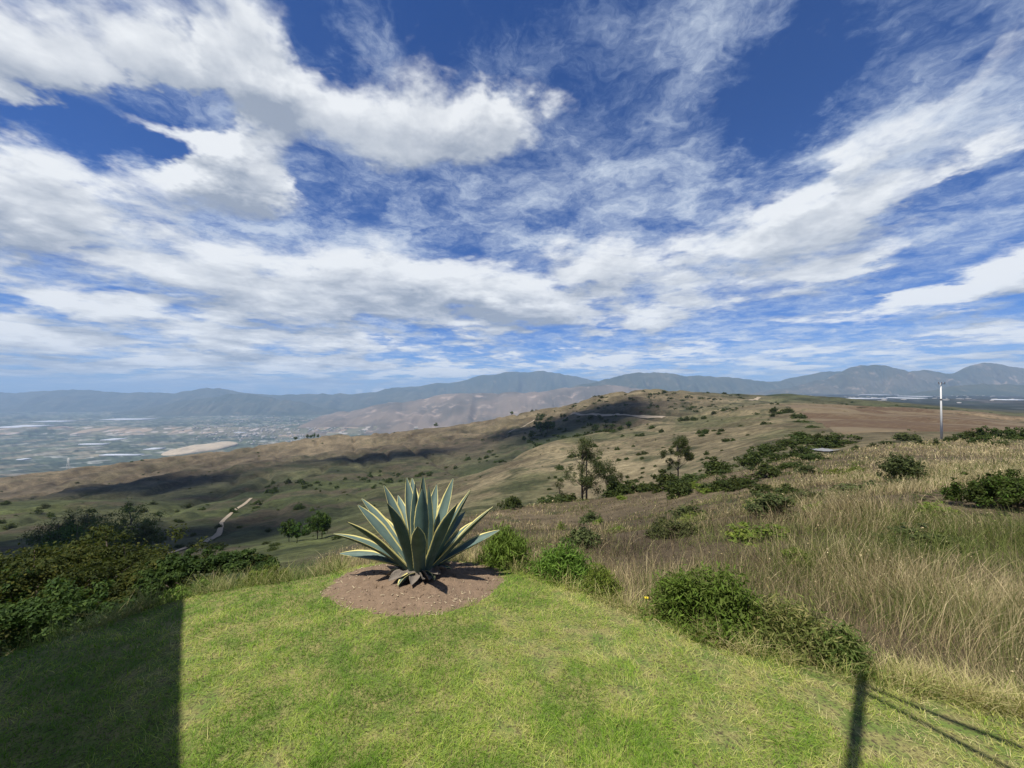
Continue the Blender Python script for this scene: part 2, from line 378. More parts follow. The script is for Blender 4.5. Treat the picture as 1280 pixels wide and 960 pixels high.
ZG = ZG + amp * fbm(XG / 70, YG / 70, 4, 3) * np.where(RRg > 1100, 0, 1) + np.where(RRg > 1100, 1, 0) * amp * fbm(XG / 900, YG / 900, 3, 5)
ZG = ZG + np.clip((RRg - 5) / 6, 0, 1) * np.clip(1 - RRg / 400, 0, 1) * 0.25 * fbm(XG / 3.1, YG / 3.1, 3, 9)
# fine gullies running down the big slopes
gl = np.clip((RRg - 90) / 100, 0, 1) * np.clip(1 - (RRg - 900) / 300, 0, 1)
ZG -= gl * np.clip(RRg / 70, 2.0, 7.0) * np.clip(np.abs(fbm(XG / 40 + YG / 90, YG / 130 - XG / 200, 3, 21)) * -6 + .8, 0, 1)
# a low bluff across the valley floor
bl = np.clip(1 - np.abs((YG - 5600 - 500 * fbm(XG / 900, YG / 9000, 3, 31)) / 420), 0, 1) * np.clip((-XG + 300) / 1500, 0, 1) * (RRg > 3000)
ZG += bl * 75
fvar = fbm(XG / 22, YG / 22, 4, 40); fvar2 = fbm(XG / 160, YG / 160, 3, 44)
fvar3 = fbm((XG * .5 + YG * .87) / 5, (XG * .87 - YG * .5) / 60, 4, 46) * (RRg > 60)
CG *= np.clip(1 + 1.5 * fvar + .8 * fvar2 + .9 * fvar3, .35, 1.9)[:, :, None]
gmask = np.clip((fbm(XG / 45, YG / 45, 4, 51) - .05) * 5, 0, .65)[:, :, None] * ((RRg > 60) & (RRg < 1100))[:, :, None] * np.clip((380 - RRg) / 60, .25, 1)[:, :, None]
CG = CG * (1 - gmask) + gmask * np.array([.056, .062, .026])
bmask = np.clip((fbm(XG / 28, YG / 20, 5, 57) - .02) * 6, 0, .8)[:, :, None] * ((RRg > 60) & (RRg < 420) & (XG < 20))[:, :, None]
CG = CG * (1 - bmask) + bmask * np.array([.058, .047, .030])
dmask = np.clip((fbm(XG / 12, YG / 9, 4, 58) - .10) * 8, 0, .75)[:, :, None] * ((RRg > 60) & (RRg < 700))[:, :, None]
CG = CG * (1 - dmask) + dmask * np.array([.024, .030, .013])
pk = (bl > .02)[:, :, None] * np.clip(fbm(XG / 500, YG / 500, 3, 61) * 3 + .6, 0, 1)[:, :, None]
CG = CG * (1 - pk) + pk * np.array([.19, .155, .125])
CG = np.clip(CG, 0.012, .6)
FAR = np.clip((RRg - 1300) / 900, 0, 1)
def ground(x, y):
    x = np.asarray(x, float); y = np.asarray(y, float)
    a = np.arctan2(x, y); r = np.maximum(np.hypot(x, y), rr[0] * 1.001)
    fi = np.interp(np.log(r), lrr, np.arange(len(rr))); fj = np.interp(a, az, np.arange(len(az)))
    i = np.clip(fi.astype(int), 0, len(rr) - 2); j = np.clip(fj.astype(int), 0, len(az) - 2)
    t = fi - i; s = fj - j
    return (ZG[i, j] * (1 - s) + ZG[i, j + 1] * s) * (1 - t) + (ZG[i + 1, j] * (1 - s) + ZG[i + 1, j + 1] * s) * t
def gz(x, y): return float(ground(x, y))
def hit(px, py, d0=1.2, d1=60000):
    u, v = ray(px, py); d = np.geomspace(d0, d1, 6000)
    below = CAMZ + v * d <= ground(u * d, d)
    k = int(np.argmax(below)) if below.any() else len(d) - 1
    d = float(d[k]); return Vector((u * d, d, gz(u * d, d)))
def at(px, d):
    x = X(px) * d; return Vector((x, d, gz(x, d)))
def top_at(py, d): return CAMZ + zr(d, py)

# ground material: region colour, patches, tufts, fields of the valley far off
M_ground, t, out = material('ground_earth')
colA = t.new('ShaderNodeAttribute', attribute_name='col').outputs['Color']
farA = t.new('ShaderNodeAttribute', attribute_name='far').outputs['Fac']
P = t.new('ShaderNodeNewGeometry').outputs['Position']
n1 = t.noise(P, 0.45, 6, .65).outputs['Fac']; n2 = t.noise(P, 4.0, 4, .6).outputs['Fac']
n3 = t.noise(t.vm('MULTIPLY', P, (.18, .9, .9)), 0.35, 7, .7).outputs['Fac']
f = t.m('MULTIPLY', t.m('MULTIPLY_ADD', n1, 2.2, -.1), t.m('MULTIPLY', t.m('MULTIPLY_ADD', n2, 1.0, .5), t.m('MULTIPLY_ADD', n3, 1.8, .1)))
near = t.mix(1.0, colA, t.new('ShaderNodeCombineColor', Red=f, Green=f, Blue=f).outputs[0], 'MULTIPLY')
vo = t.new('ShaderNodeTexVoronoi', Scale=0.16); t.put(vo.inputs['Vector'], P)
dot = t.m('MULTIPLY', t.m('LESS_THAN', vo.outputs['Distance'], t.m('MULTIPLY', t.noise(P, .02, 3, .6).outputs['Fac'], .42)), 0.6)
near = t.mix(dot, near, (.035, .045, .02, 1))
Pf = t.vm('MULTIPLY', P, (1, 1, 0))
v1 = t.new('ShaderNodeTexVoronoi', Scale=0.0042); t.put(v1.inputs['Vector'], t.vm('ADD', Pf, t.vm('SCALE', t.noise(Pf, .003, 3, .5).outputs['Color'], scale=120.0)))
v2 = t.new('ShaderNodeTexVoronoi', Scale=0.014); t.put(v2.inputs['Vector'], Pf)
s1 = t.new('ShaderNodeSeparateColor', Color=v1.outputs['Color']); s2 = t.new('ShaderNodeSeparateColor', Color=v2.outputs['Color'])
patch = t.mix(s1.outputs[0], (.02, .032, .02, 1), (.10, .105, .06, 1))
patch = t.mix(t.m('GREATER_THAN', s1.outputs[1], .8), patch, (.20, .165, .115, 1))
patch = t.mix(t.m('MULTIPLY', t.m('GREATER_THAN', s2.outputs[0], .86), .8), patch, (.30, .29, .27, 1))
patch = t.mix(t.m('MULTIPLY', t.m('LESS_THAN', s2.outputs[1], .3), .6), patch, (.02, .03, .018, 1))
farc = t.mix(0.62, colA, t.mix(1.0, patch, t.vm('MINIMUM', t.vm('DIVIDE', colA, (.06, .075, .05)), (1.5, 1.4, 1.4)), 'MULTIPLY'))  # fields scaled by region colour, so the plateau's painted shade carries over
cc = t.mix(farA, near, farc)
b = t.new('ShaderNodeBsdfPrincipled', Roughness=0.95); b.inputs['Specular IOR Level'].default_value = .1
t.l.new(cc, b.inputs['Base Color'])
bn = t.new('ShaderNodeBump', Strength=0.7, Distance=0.35); t.put(bn.inputs['Height'], t.m('MULTIPLY', t.noise(P, 1.3, 6, .7).outputs['Fac'], t.m('SUBTRACT', 1.0, farA))); t.l.new(bn.outputs[0], b.inputs['Normal'])
t.l.new(b.outputs[0], out.inputs[0])
V = np.stack([XG, YG, ZG - 0.02], 2).reshape(-1, 3)
me = mesh_np('ground', V, grid_faces(len(rr), len(az))[:, ::-1], CG.reshape(-1, 3), True)
fa = me.attributes.new('far', 'FLOAT', 'POINT'); fa.data.foreach_set('value', FAR.ravel().astype(np.float32))
struct(link('ground', me, M_ground))

# ------------------------------------------------------------------ mountains
def mountain_mat(name, c1, c2, c3):
    m, t, out = material(name)
    P = t.new('ShaderNodeNewGeometry').outputs['Position']
    n = t.noise(P, 0.0011, 8, .62).outputs['Fac']; n2 = t.noise(t.vm('MULTIPLY', P, (1, 1, .3)), 0.004, 6, .65).outputs['Fac']
    c = t.mix(t.smooth(n, .35, .65), rgba(c1), rgba(c2)); c = t.mix(t.smooth(n2, .54, .68), c, rgba(c3))
    b = t.new('ShaderNodeBsdfPrincipled', Roughness=.95); b.inputs['Specular IOR Level'].default_value = 0.05
    t.l.new(c, b.inputs['Base Color']); t.l.new(b.outputs[0], out.inputs[0]); return m
MM1 = mountain_mat('mountain_forest', (.035, .045, .032), (.06, .062, .04), (.10, .09, .06))
MM2 = mountain_mat('mountain_badland', (.085, .075, .06), (.16, .125, .095), (.26, .20, .16))
MM3 = mountain_mat('mountain_scrub', (.04, .046, .032), (.085, .075, .052), (.20, .155, .115))
def mountain(name, sil, d, base_z, depth, mat, seed, rough=0.10, ncol=260, spur=1.0):
    px = np.array([p[0] for p in sil], float); py = np.array([p[1] for p in sil], float)
    q = np.linspace(px[0], px[-1], ncol); h = smooth_interp(q, px, py) + 6.0 * fbm(q / 22 + seed * 7, q * 0 + seed, 4, seed + 40, .6)
    u = (q - 640) / F
    zc = np.array([ray(640, p)[1] for p in h]) * d + CAMZ
    hgt = zc - base_z
    endf = np.clip(np.minimum(q - q[0], q[-1] - q) / (0.10 * (q[-1] - q[0])), 0, 1)
    prof = np.concatenate([np.linspace(-1, 0, 34), np.linspace(0, 1, 12)[1:]])
    X_ = u[None, :] * d + 0 * prof[:, None]; Y_ = d + prof[:, None] * depth * np.ones_like(u)[None, :]
    s = 1 - np.abs(prof)[:, None]
    ridge = np.abs(fbm(X_ / (depth * .22 * spur), Y_ / (depth * 1.1), 4, seed)) * 2
    fine = fbm(X_ / (depth * .09), Y_ / (depth * .2), 4, seed + 9)
    shape = s ** 1.15 + (ridge - .22) * rough * 3.2 * np.sin(np.pi * np.clip(s, 0, 1)) + fine * rough * np.sin(np.pi * np.clip(s, 0, 1)) + fine * .03 * (s > .98)
    Z_ = base_z - 25 + (hgt[None, :] + 25) * np.clip(shape, 0, 1.0 + .03)
    X_ = X_ * (Y_ / d) ** .5
    v = np.stack([X_, Y_, Z_], 2).reshape(-1, 3)
    struct(link(name, mesh_np(name, v, grid_faces(len(prof), ncol)[:, ::-1], None, True), mat))
mountain('mountain_range', [(-250, 497), (-120, 492), (0, 491), (60, 488), (90, 486), (135, 489), (185, 491), (235, 489), (262, 485), (280, 486), (300, 490), (350, 494), (400, 493), (450, 491), (500, 486), (540, 488), (600, 497)], 13000, -640, 2600, MM1, 1, .14)
mountain('mountain_range', [(150, 517), (200, 507), (250, 498), (290, 493), (320, 494), (370, 502), (420, 512), (450, 517)], 10500, -640, 1700, MM1, 2, .11)
mountain('mountain_range', [(400, 500), (460, 491), (500, 484), (535, 480), (565, 479), (600, 471), (640, 465), (670, 464), (705, 467), (740, 476), (800, 484), (860, 492)], 13500, -640, 2600, MM1, 3, .10)
mountain('hills', [(400, 519), (440, 512), (480, 505), (520, 499), (560, 493), (600, 491), (650, 490), (700, 486), (735, 482), (770, 482), (820, 490), (880, 500)], 7400, -625, 2600, MM2, 4, .10, 340, .8)
mountain('mountain_range', [(660, 500), (700, 489), (740, 478), (775, 470), (805, 466), (835, 467), (860, 470), (900, 471), (930, 474), (965, 477), (1000, 470), (1030, 466), (1060, 466), (1090, 472), (1150, 490)], 9600, -250, 1300, MM1, 5, .13)
mountain('mountain_range', [(930, 494), (985, 486), (1030, 473), (1062, 461), (1080, 456), (1095, 455), (1120, 461), (1138, 464), (1155, 461), (1172, 465), (1190, 467), (1206, 461), (1235, 454), (1255, 456), (1280, 460), (1330, 462), (1400, 458), (1500, 470), (1600, 490)], 8000, -95, 1100, MM3, 6, .20, 360, .6)
mountain('hills', [(1120, 493), (1160, 489), (1190, 484), (1235, 481), (1280, 482), (1350, 480), (1480, 484), (1600, 492)], 5600, -92, 700, MM1, 7, .05)

# ------------------------------------------------------------------ haze
M_haze, t, out = material('haze_air')
pv = t.new('ShaderNodeVolumePrincipled', Density=5.6e-5, Anisotropy=0.0); pv.inputs['Color'].default_value = (.49, .71, 1, 1)
t.l.new(pv.outputs[0], out.inputs['Volume'])
v, f = box(0, 0, -35, 60000, 60000, 1430)
hz = link('haze', mesh_np('haze', v, f), M_haze); stuff(hz)
hz.location.z = 0

# ------------------------------------------------------------------ lawn, soil bed
M_lawn, t, out = material('lawn_soil')
P = t.new('ShaderNodeNewGeometry').outputs['Position']
n = t.noise(P, 7, 6, .65).outputs['Fac']; n2 = t.noise(P, 60, 4, .6).outputs['Fac']
c = t.mix(t.smooth(n, .35, .65), (.11, .16, .035, 1), (.23, .21, .08, 1)); c = t.mix(t.smooth(n2, .45, .7), c, (.06, .045, .03, 1))
b = t.new('ShaderNodeBsdfPrincipled', Roughness=.95); t.l.new(c, b.inputs['Base Color']); b.inputs['Specular IOR Level'].default_value = .1
bn = t.new('ShaderNodeBump', Strength=.6, Distance=.02); t.put(bn.inputs['Height'], n2); t.l.new(bn.outputs[0], b.inputs['Normal']); t.l.new(b.outputs[0], out.inputs[0])
la = np.linspace(-math.pi, math.pi, 361)[:-1]
lr = np.concatenate([[0.02], np.linspace(.12, .97, 24), [1.0, 1.015, 1.02]])
RL, AL = np.meshgrid(lr, la, indexing='ij'); RL = RL * edge_r(AL)
def lawn_surface(x, y): return lawn_z(np.hypot(x, y)) + .03 * fbm(x / .5, y / .5, 3, 77) + .015
XL, YL = RL * np.sin(AL), RL * np.cos(AL); ZL = lawn_surface(XL, YL); ZL[-2] -= .05; ZL[-1] -= .25
struct(link('lawn', mesh_np('lawn', np.stack([XL, YL, ZL], 2).reshape(-1, 3), grid_faces(len(lr), 360, True)[:, ::-1], None, True), M_lawn))
def lawn_hit(px, py):
    u, v = ray(px, py); k = math.hypot(1, u); A_ = LK * k * k
    d = (-v - math.sqrt(v * v - 4 * A_ * CAMZ)) / (2 * A_); return Vector((u * d, d, lawn_z(d * k)))
BED = [(402, 742), (420, 727), (450, 713), (500, 706), (560, 705), (605, 709), (626, 718), (625, 733), (600, 752), (570, 765), (530, 772), (490, 771), (450, 764), (420, 753)]
bp = [lawn_hit(*p) for p in BED]; bc = sum(bp, Vector()) / len(bp)
ba = np.array([math.atan2(p.y - bc.y, p.x - bc.x) for p in bp]); br = 1.09 * np.array([math.hypot(p.x - bc.x, p.y - bc.y) for p in bp])
o_ = np.argsort(ba); ba = ba[o_]; br = br[o_]
def bed_r(a): return np.interp(a, np.concatenate([ba - 2 * math.pi, ba, ba + 2 * math.pi]), np.tile(br, 3))
def bed_surface(x, y):
    q = np.hypot(x - bc.x, y - bc.y) / bed_r(np.arctan2(y - bc.y, x - bc.x))
    return lawn_surface(x, y) - .012 + .09 * np.clip(1 - q * q, 0, 1) + .045 * fbm(x / .09, y / .09, 4, 91) * np.clip((1.02 - q) * 6, 0, 1)
ta = np.linspace(-math.pi, math.pi, 161)[:-1]; tr = np.linspace(.01, 1, 60)
RB, AB = np.meshgrid(tr, ta, indexing='ij'); RB = RB * (bed_r(AB) * (1 + .05 * fbm(AB * 4, AB * 0, 3, 5)))
XB, YB = bc.x + RB * np.cos(AB), bc.y + RB * np.sin(AB); ZB = bed_surface(XB, YB)
M_soil = plain('bed_soil', (.205, .145, .098), .95, .45, 16, 1.0, .1)
struct(link('soil_bed', mesh_np('soil_bed', np.stack([XB, YB, ZB], 2).reshape(-1, 3), grid_faces(60, 160, True), None, True), M_soil))
# crumbs of soil and dry litter
parts = []
for k in range(260):
    a = rng.uniform(-math.pi, math.pi); q = math.sqrt(rng.uniform(0, 1)); x = bc.x + q * float(bed_r(a)) * math.cos(a); y = bc.y + q * float(bed_r(a)) * math.sin(a)
    s = rng.uniform(.004, .013); v, f = box(0, 0, 0, s * rng.uniform(1, 2), s, s * .8, Matrix.Rotation(rng.uniform(0, 6), 3, 'Z') @ Matrix.Rotation(rng.uniform(-.6, .6), 3, 'X'))
    v = v * (1 + rng.uniform(-.25, .25, v.shape)); parts.append((v + (x, y, float(bed_surface(x, y)) + s * .25), f))
v, f = join(parts); stuff(link('soil_crumbs', mesh_np('soil_crumbs', v, f), M_soil))
tag(bpy.data.objects['soil_crumbs'], 'loose soil crumbs scattered over the bare planting bed', 'soil')

lp = []
for k in range(170):
    a = rng.uniform(-math.pi, math.pi); q = rng.uniform(.25, 1.02) ** .5; x = bc.x + q * float(bed_r(a)) * math.cos(a); y = bc.y + q * float(bed_r(a)) * math.sin(a); L = rng.uniform(.012, .05)
    v, f = box(0, 0, 0, L, .004 + L * .07, .003, Matrix.Rotation(rng.uniform(0, 6.3), 3, 'Z') @ Matrix.Rotation(rng.uniform(-.3, .3), 3, 'Y')); lp.append((v + (x, y, float(bed_surface(x, y)) + .004), f))
v, f = join(lp); stuff(tag(link('straw_litter', mesh_np('straw_litter', v, f), plain('straw_bits', (.42, .34, .22), .9, .4, 20)), 'bits of dry straw strewn over the bare soil bed', 'straw'))

# ------------------------------------------------------------------ house behind the viewer: roof corner and pergola throw the lawn's shadows
sh = Vector((0.70, 0.714, 0)) / math.tan(SUN_EL)
def caster(px, py, H): g = lawn_hit(px, py); p = g + sh * -(H - g.z); p.z = H; return p
HR = 3.3
c0 = caster(233, 741, HR); c1 = caster(230, 960, HR)
U = (c0 - c1); U.z = 0; U.normalize(); Vv = Vector((-U.y, U.x, 0))
if Vv.dot(Vector((-1, -1, 0))) < 0: Vv = -Vv
Mh = Matrix((U, Vv, Vector((0, 0, 1)))).transposed()
house = thing('house', 'white plastered house with flat slab roof and timber pergola beside the lawn', 'house', (c0.x, c0.y, 0))
def hb(u0, u1, v0, v1, z0, z1): return box(*(Mh @ Vector(((u0 + u1) / 2, (v0 + v1) / 2, (z0 + z1) / 2))), u1 - u0, v1 - v0, z1 - z0, Mh)
def part(name, parts, mat, parent):
    v, f = join(parts); return link(name, mesh_np(name, v, f), mat, parent)
part('roof', [hb(-12, 0, 0, 9, HR - .2, HR)], M_roof, house)
part('wall', [hb(-11.4, -.6, .7, 8.4, -.9, HR - .2)], M_white, house)
dr = part('door', [hb(-6.2, -5.2, .64, .7, -.2, 2.1)], M_timber, house); part('handle', [hb(-5.35, -5.31, .58, .64, .9, 1.05)], M_steel, dr)
wn = part('window', [hb(-4.2, -2.2, .66, .7, .9, 2.1)], M_glass, house); part('frame', [hb(-4.28, -2.12, .64, .7, .82, .9), hb(-4.28, -2.12, .64, .7, 2.1, 2.18), hb(-4.28, -4.2, .64, .7, .9, 2.1), hb(-2.2, -2.12, .64, .7, .9, 2.1)], M_timber, wn)
def beam(a, b, w_, h_):
    d = (b - a); L = d.length; d.normalize(); s = Vector((-d.y, d.x, 0)); Mb = Matrix((d, s, Vector((0, 0, 1)))).transposed()
    m_ = (a + b) / 2 - Vector((c0.x, c0.y, 0)); return box(m_.x, m_.y, m_.z, L, w_, h_, Mb)
HP = 3.6
ra, rb_ = caster(1078, 850, HP), caster(1066, 960, HP); dr_ = (rb_ - ra).normalized()
part('rafter', [beam(ra, ra + dr_ * 3.6, .06, .08)], M_timber, house)
for (p, q, ext) in [((1086, 862), (1280, 938), 2.2), ((1080, 868), (1252, 958), 2.2)]:
    a, b_ = caster(*p, HP + .08), caster(*q, HP + .08); part('purlin', [beam(a - (b_ - a).normalized() * .06, b_ + (b_ - a).normalized() * ext, .028, .03)], M_timber, house)
q_ = caster(1280, 938, HP); q_ = q_ + (q_ - ra).normalized() * 1.9
part('rafter', [beam(q_, q_ + dr_ * 3.4, .13, .1)], M_timber, house)

# ------------------------------------------------------------------ unseen clouds added overhead to shade parts of the hills
def cloud(x, y, rx, ry, label, seed):
    alt = 6500.0; c = Vector((x, y, 0)) + sh * -(alt + 100); c.z = alt
    bm = bmesh.new(); bmesh.ops.create_icosphere(bm, subdivisions=5, radius=1)
    P_ = np.array([v.co[:] for v in bm.verts]); n = fbm(P_[:, 0] * 2.2 + seed, P_[:, 1] * 2.2 + P_[:, 2], 5, seed, .6)
    for v, k in zip(bm.verts, n):
        s = 1 + 2.2 * k; v.co = Vector((v.co.x * rx * s, v.co.y * ry * s, (v.co.z * (.5 if v.co.z > 0 else .15)) * min(rx, ry) * s))
    m_ = bpy.data.meshes.new('cloud'); bm.to_mesh(m_); bm.free(); m_.polygons.foreach_set('use_smooth', np.ones(len(m_.polygons), bool))
    tag(link('cloud', m_, M_cloud, None, c), label, 'cloud', 'unseen clouds added to shade the hills')
cloud(-390, 430, 115, 55, 'unseen white cloud added to shade the brown ridge, long and flat', 3)
cloud(-170, 500, 95, 45, 'unseen white cloud added to shade the brown ridge, narrow and torn', 5)
cloud(-260, 330, 60, 26, 'unseen white cloud added to shade the ridge foot, thin and wispy', 7)
cloud(95, 575, 100, 110, 'unseen white cloud added to shade the gully, small and rounded', 8)
cloud(-140, 165, 80, 45, 'unseen white cloud added to shade the green hollow, low and ragged', 12)

# ------------------------------------------------------------------ path, field, road
def strip(name, pts, width, mat, lift=.15, n=90):
    P_ = np.array([(p.x, p.y) for p in pts]); k = np.arange(len(P_)); q = np.linspace(0, len(P_) - 1, n)
    xs = smooth_interp(q, k, P_[:, 0]); ys = smooth_interp(q, k, P_[:, 1])
    tx, ty = np.gradient(xs), np.gradient(ys); L = np.hypot(tx, ty); nx, ny = -ty / L, tx / L
    wv = width * (1 + .5 * fbm(q * 3, q * 0, 3, 4))
    V_ = []
    for s in (-.5, -.17, .17, .5):
        x, y = xs + nx * wv * s, ys + ny * wv * s; V_.append(np.stack([x, y, ground(x, y) + lift], 1))
    v = np.stack(V_, 1).reshape(-1, 3)
    return struct(link(name, mesh_np(name, v, grid_faces(n, 4), None, True), mat))
M_path = plain('path_dust', (.27, .22, .155), .95, .25, .4)
M_field, t, out = material('field_earth')
P = t.new('ShaderNodeNewGeometry').outputs['Position']
q1 = t.noise(t.vm('MULTIPLY', P, (.03, .012, .02)), 1.0, 6, .65).outputs['Fac']; q2 = t.noise(t.vm('MULTIPLY', P, (.25, .9, .5)), 1.0, 5, .65).outputs['Fac']
c = t.mix(t.smooth(q1, .42, .58), (.135, .105, .066, 1), (.082, .054, .034, 1)); c = t.mix(t.smooth(q2, .5, .75), c, (.155, .125, .08, 1)); c = t.mix(t.smooth(q2, .45, .25), c, (.07, .052, .032, 1))
b = t.new('ShaderNodeBsdfPrincipled', Roughness=.95); t.l.new(c, b.inputs['Base Color']); b.inputs['Specular IOR Level'].default_value = .1; t.l.new(b.outputs[0], out.inputs[0])
strip('dirt_path', [hit(*p, 60) for p in [(212, 692), (235, 684), (258, 677), (272, 669), (276, 660), (279, 651), (290, 641), (303, 632), (314, 623)]], 1.8, M_path, .25)
strip('dirt_path', [hit(*p, 200) for p in [(636, 541), (655, 533), (668, 525)]], 4.0, M_path, .5, 40)
strip('dirt_path', [hit(*p, 200) for p in [(715, 517), (740, 518), (768, 519), (800, 521), (830, 522)]], 6, M_path, .6, 60)
strip('dirt_path', [hit(*p, 150) for p in [(938, 501), (948, 498), (954, 494), (956, 492.5)]], 6, M_path, .6, 40)
strip('paved_road', [at(1010, 80), at(1022, 72), at(1034, 67), at(1046, 64)], 2.0, plain('road_grey', (.19, .19, .19), .9, .1, 1), .2, 40)
# ploughed field
fu = np.linspace(0, 1, 60); fv = np.linspace(0, 1, 50)
FU, FV = np.meshgrid(fu, fv, indexing='ij')
lx = 985 + (1046 - 985) * 0
x0 = 960 * (1 - FV) + 1042 * FV ** .6 * 1.0 + 960 * 0
x0 = np.interp(FV, [0, .4, 1], [970, 1005, 1045]); x1 = np.interp(FV, [0, .5, 1], [1130, 1300, 1330])
dd = np.exp(np.interp(FV, [0, 1], [math.log(330), math.log(100)]))
xx = (x0 + (x1 - x0) * FU - 640) / F * dd
zz = ground(xx, dd) + .35; edge = (FU < .01) | (FU > .99) | (FV < .01) | (FV > .99); zz[edge] -= 1.2
struct(link('ploughed_field', mesh_np('ploughed_field', np.stack([xx, dd, zz], 2).reshape(-1, 3), grid_faces(60, 50), None, True), M_field))

# ------------------------------------------------------------------ agave
M_agave, t, out = material('agave_leaf')
sv = t.new('ShaderNodeAttribute', attribute_name='strip').outputs['Vector']
sx = t.new('ShaderNodeSeparateXYZ', Vector=sv)
tc = t.new('ShaderNodeTexCoord').outputs['Object']
ns = t.noise(t.vm('MULTIPLY', sv, (3.0, 1.2, 0)), 2.0, 5, .6).outputs['Fac']
ax = t.m('ADD', t.m('ABSOLUTE', sx.outputs[0]), t.m('MULTIPLY_ADD', ns, .22, -.11))
stripe = t.smooth(ax, .82, .87)
streak = t.noise(t.vm('MULTIPLY', sv, (22.0, .8, 0)), 1.0, 4, .6).outputs['Fac']
bloom = t.noise(tc, 9, 5, .6).outputs['Fac']
gc = t.mix(t.smooth(t.m('MULTIPLY_ADD', streak, .5, t.m('MULTIPLY', bloom, .6)), .35, .8), (.038, .070, .060, 1), (.085, .135, .12, 1))
yc = t.mix(streak, (.52, .45, .14, 1), (.70, .62, .28, 1))
gc = t.mix(t.m('MULTIPLY', sx.outputs[2], .26), gc, (.20, .265, .215, 1))  # upper faces paler: bloom plus their brighter lighting put into the colour
c = t.mix(stripe, gc, yc)
c = t.mix(t.smooth(sx.outputs[1], .972, .99), c, (.05, .035, .025, 1))
b = t.new('ShaderNodeBsdfPrincipled', Roughness=.6); t.l.new(c, b.inputs['Base Color']); b.inputs['Specular IOR Level'].default_value = .25
t.l.new(b.outputs[0], out.inputs[0])
M_deadleaf = plain('agave_dry_leaf', (.165, .14, .115), .9, .4, 18, .4)
abase = hit(525, 731); abase = lawn_hit(525, 729); abase.z = float(bed_surface(abase.x, abase.y))
AD = abase.y
agave = thing('agave', 'variegated agave with grey green leaves edged yellow in a bare soil bed', 'agave', abase)
def agave_leaf(tip, width, arch, roll, base_r=.11, ns_=30, thick=.02):
    tip = np.array(tip); az_ = math.atan2(tip[1], tip[0]); outw = np.array([math.cos(az_), math.sin(az_), 0])
    p0 = outw * base_r + np.array([0, 0, .03]); L = np.linalg.norm(tip - p0)
    mid = (p0 + tip) / 2 + np.array([0, 0, arch * L]) - outw * arch * L * .35
    tt = np.linspace(0, 1, ns_ + 1)[:, None]
    C = (1 - tt) ** 2 * p0 + 2 * tt * (1 - tt) * mid + tt ** 2 * tip
    T = np.gradient(C, axis=0); T /= np.linalg.norm(T, axis=1)[:, None]
    side = np.cross(T, outw if abs(outw @ T[0]) < .97 else [0, 0, 1]); horiz = np.array([-outw[1], outw[0], 0])
    side = horiz[None, :] * np.ones((ns_ + 1, 1)); side = side - (side * T).sum(1)[:, None] * T; side /= np.linalg.norm(side, axis=1)[:, None]
    nrm = np.cross(T, side)
    if nrm[ns_ // 2, 2] < 0: nrm = -nrm
    ra_ = roll * tt
    side, nrm = side * np.cos(ra_) + nrm * np.sin(ra_), nrm * np.cos(ra_) - side * np.sin(ra_)
    prof = np.interp(tt[:, 0], [0, .12, .35, .58, .75, .88, .96, 1], [.90, .82, .88, 1.0, .80, .44, .16, .012]) * width / 2
    jag = 1 + .035 * (np.arange(ns_ + 1) % 2); xs = np.array([-1, -.85, -.6, -.3, 0, .3, .6, .85, 1.])
    Vt = []; Vb = []; uv = []
    for i in range(ns_ + 1):
        wv_ = prof[i]; th = thick * (1 - .75 * tt[i, 0]) * min(1, wv_ / (width * .2))
        ch = .52 * wv_
        for x in xs:
            e = wv_ * x * (jag[i] if abs(x) == 1 else 1)
            Vt.append(C[i] + side[i] * e + nrm[i] * (ch * x * x)); Vb.append(C[i] + side[i] * e + nrm[i] * (ch * x * x - th * (1 - x * x) - .002)); uv.append((x, tt[i, 0]))
    n = len(xs); v = np.vstack([Vt, Vb]); N = len(Vt); ft = grid_faces(ns_ + 1, n); fb = ft[:, ::-1] + N
    k = np.arange(ns_); e1 = np.stack([k * n, (k + 1) * n, (k + 1) * n + N, k * n + N], 1); e2 = np.stack([k * n + n - 1, k * n + n - 1 + N, (k + 1) * n + n - 1 + N, (k + 1) * n + n - 1], 1)
    return mesh_np('leaf', v, np.vstack([ft, fb, e1, e2]), None, True, np.vstack([np.c_[uv, np.ones(N)], np.c_[np.array(uv) * (.9, 1), np.zeros(N)]]))
def tipw(px, py, dy):
    u, v_ = ray(px, py); d = AD + dy; return (u * d - abase.x, dy, CAMZ + v_ * d - abase.z)
LEAVES = [(415, 667, -.05, .15, .10, .1), (423, 692, .12, .14, .08, -.5), (433, 652, -.30, .16, .07, .2), (446, 630, .10, .15, .03, -.4), (451, 622, .35, .16, .03, 0),
          (479, 605, .30, .17, .02, .1), (484, 629, -.38, .185, .05, .15), (508, 595, .45, .15, .0, .1), (515, 596, .65, .16, .0, -.1), (529, 592, .12, .13, .0, .2),
          (528, 609, -.14, .17, .02, 0), (522, 658, -.62, .165, .05, 0), (546, 604, .50, .15, .0, .2), (567, 596, .38, .15, -.02, .3), (572, 629, -.34, .175, .03, -.15),
          (589, 611, .05, .16, .02, .2), (582, 639, .50, .14, .04, .4), (618, 632, -.08, .14, .02, .1), (626, 662, .15, .14, .03, .5),
          (470, 640, .60, .15, .03, 0), (497, 618, .75, .15, .02, 0), (556, 622, .75, .15, .02, 0), (600, 648, .45, .14, .03, .2), (519, 603, .08, .10, 0, .3), (536, 606, .06, .10, 0, -.3)]
for k, (px, py, dy, wd, ar, ro) in enumerate(LEAVES):
    link('leaf', agave_leaf(tipw(px, py, dy), wd * .84, ar, ro), M_agave, agave)
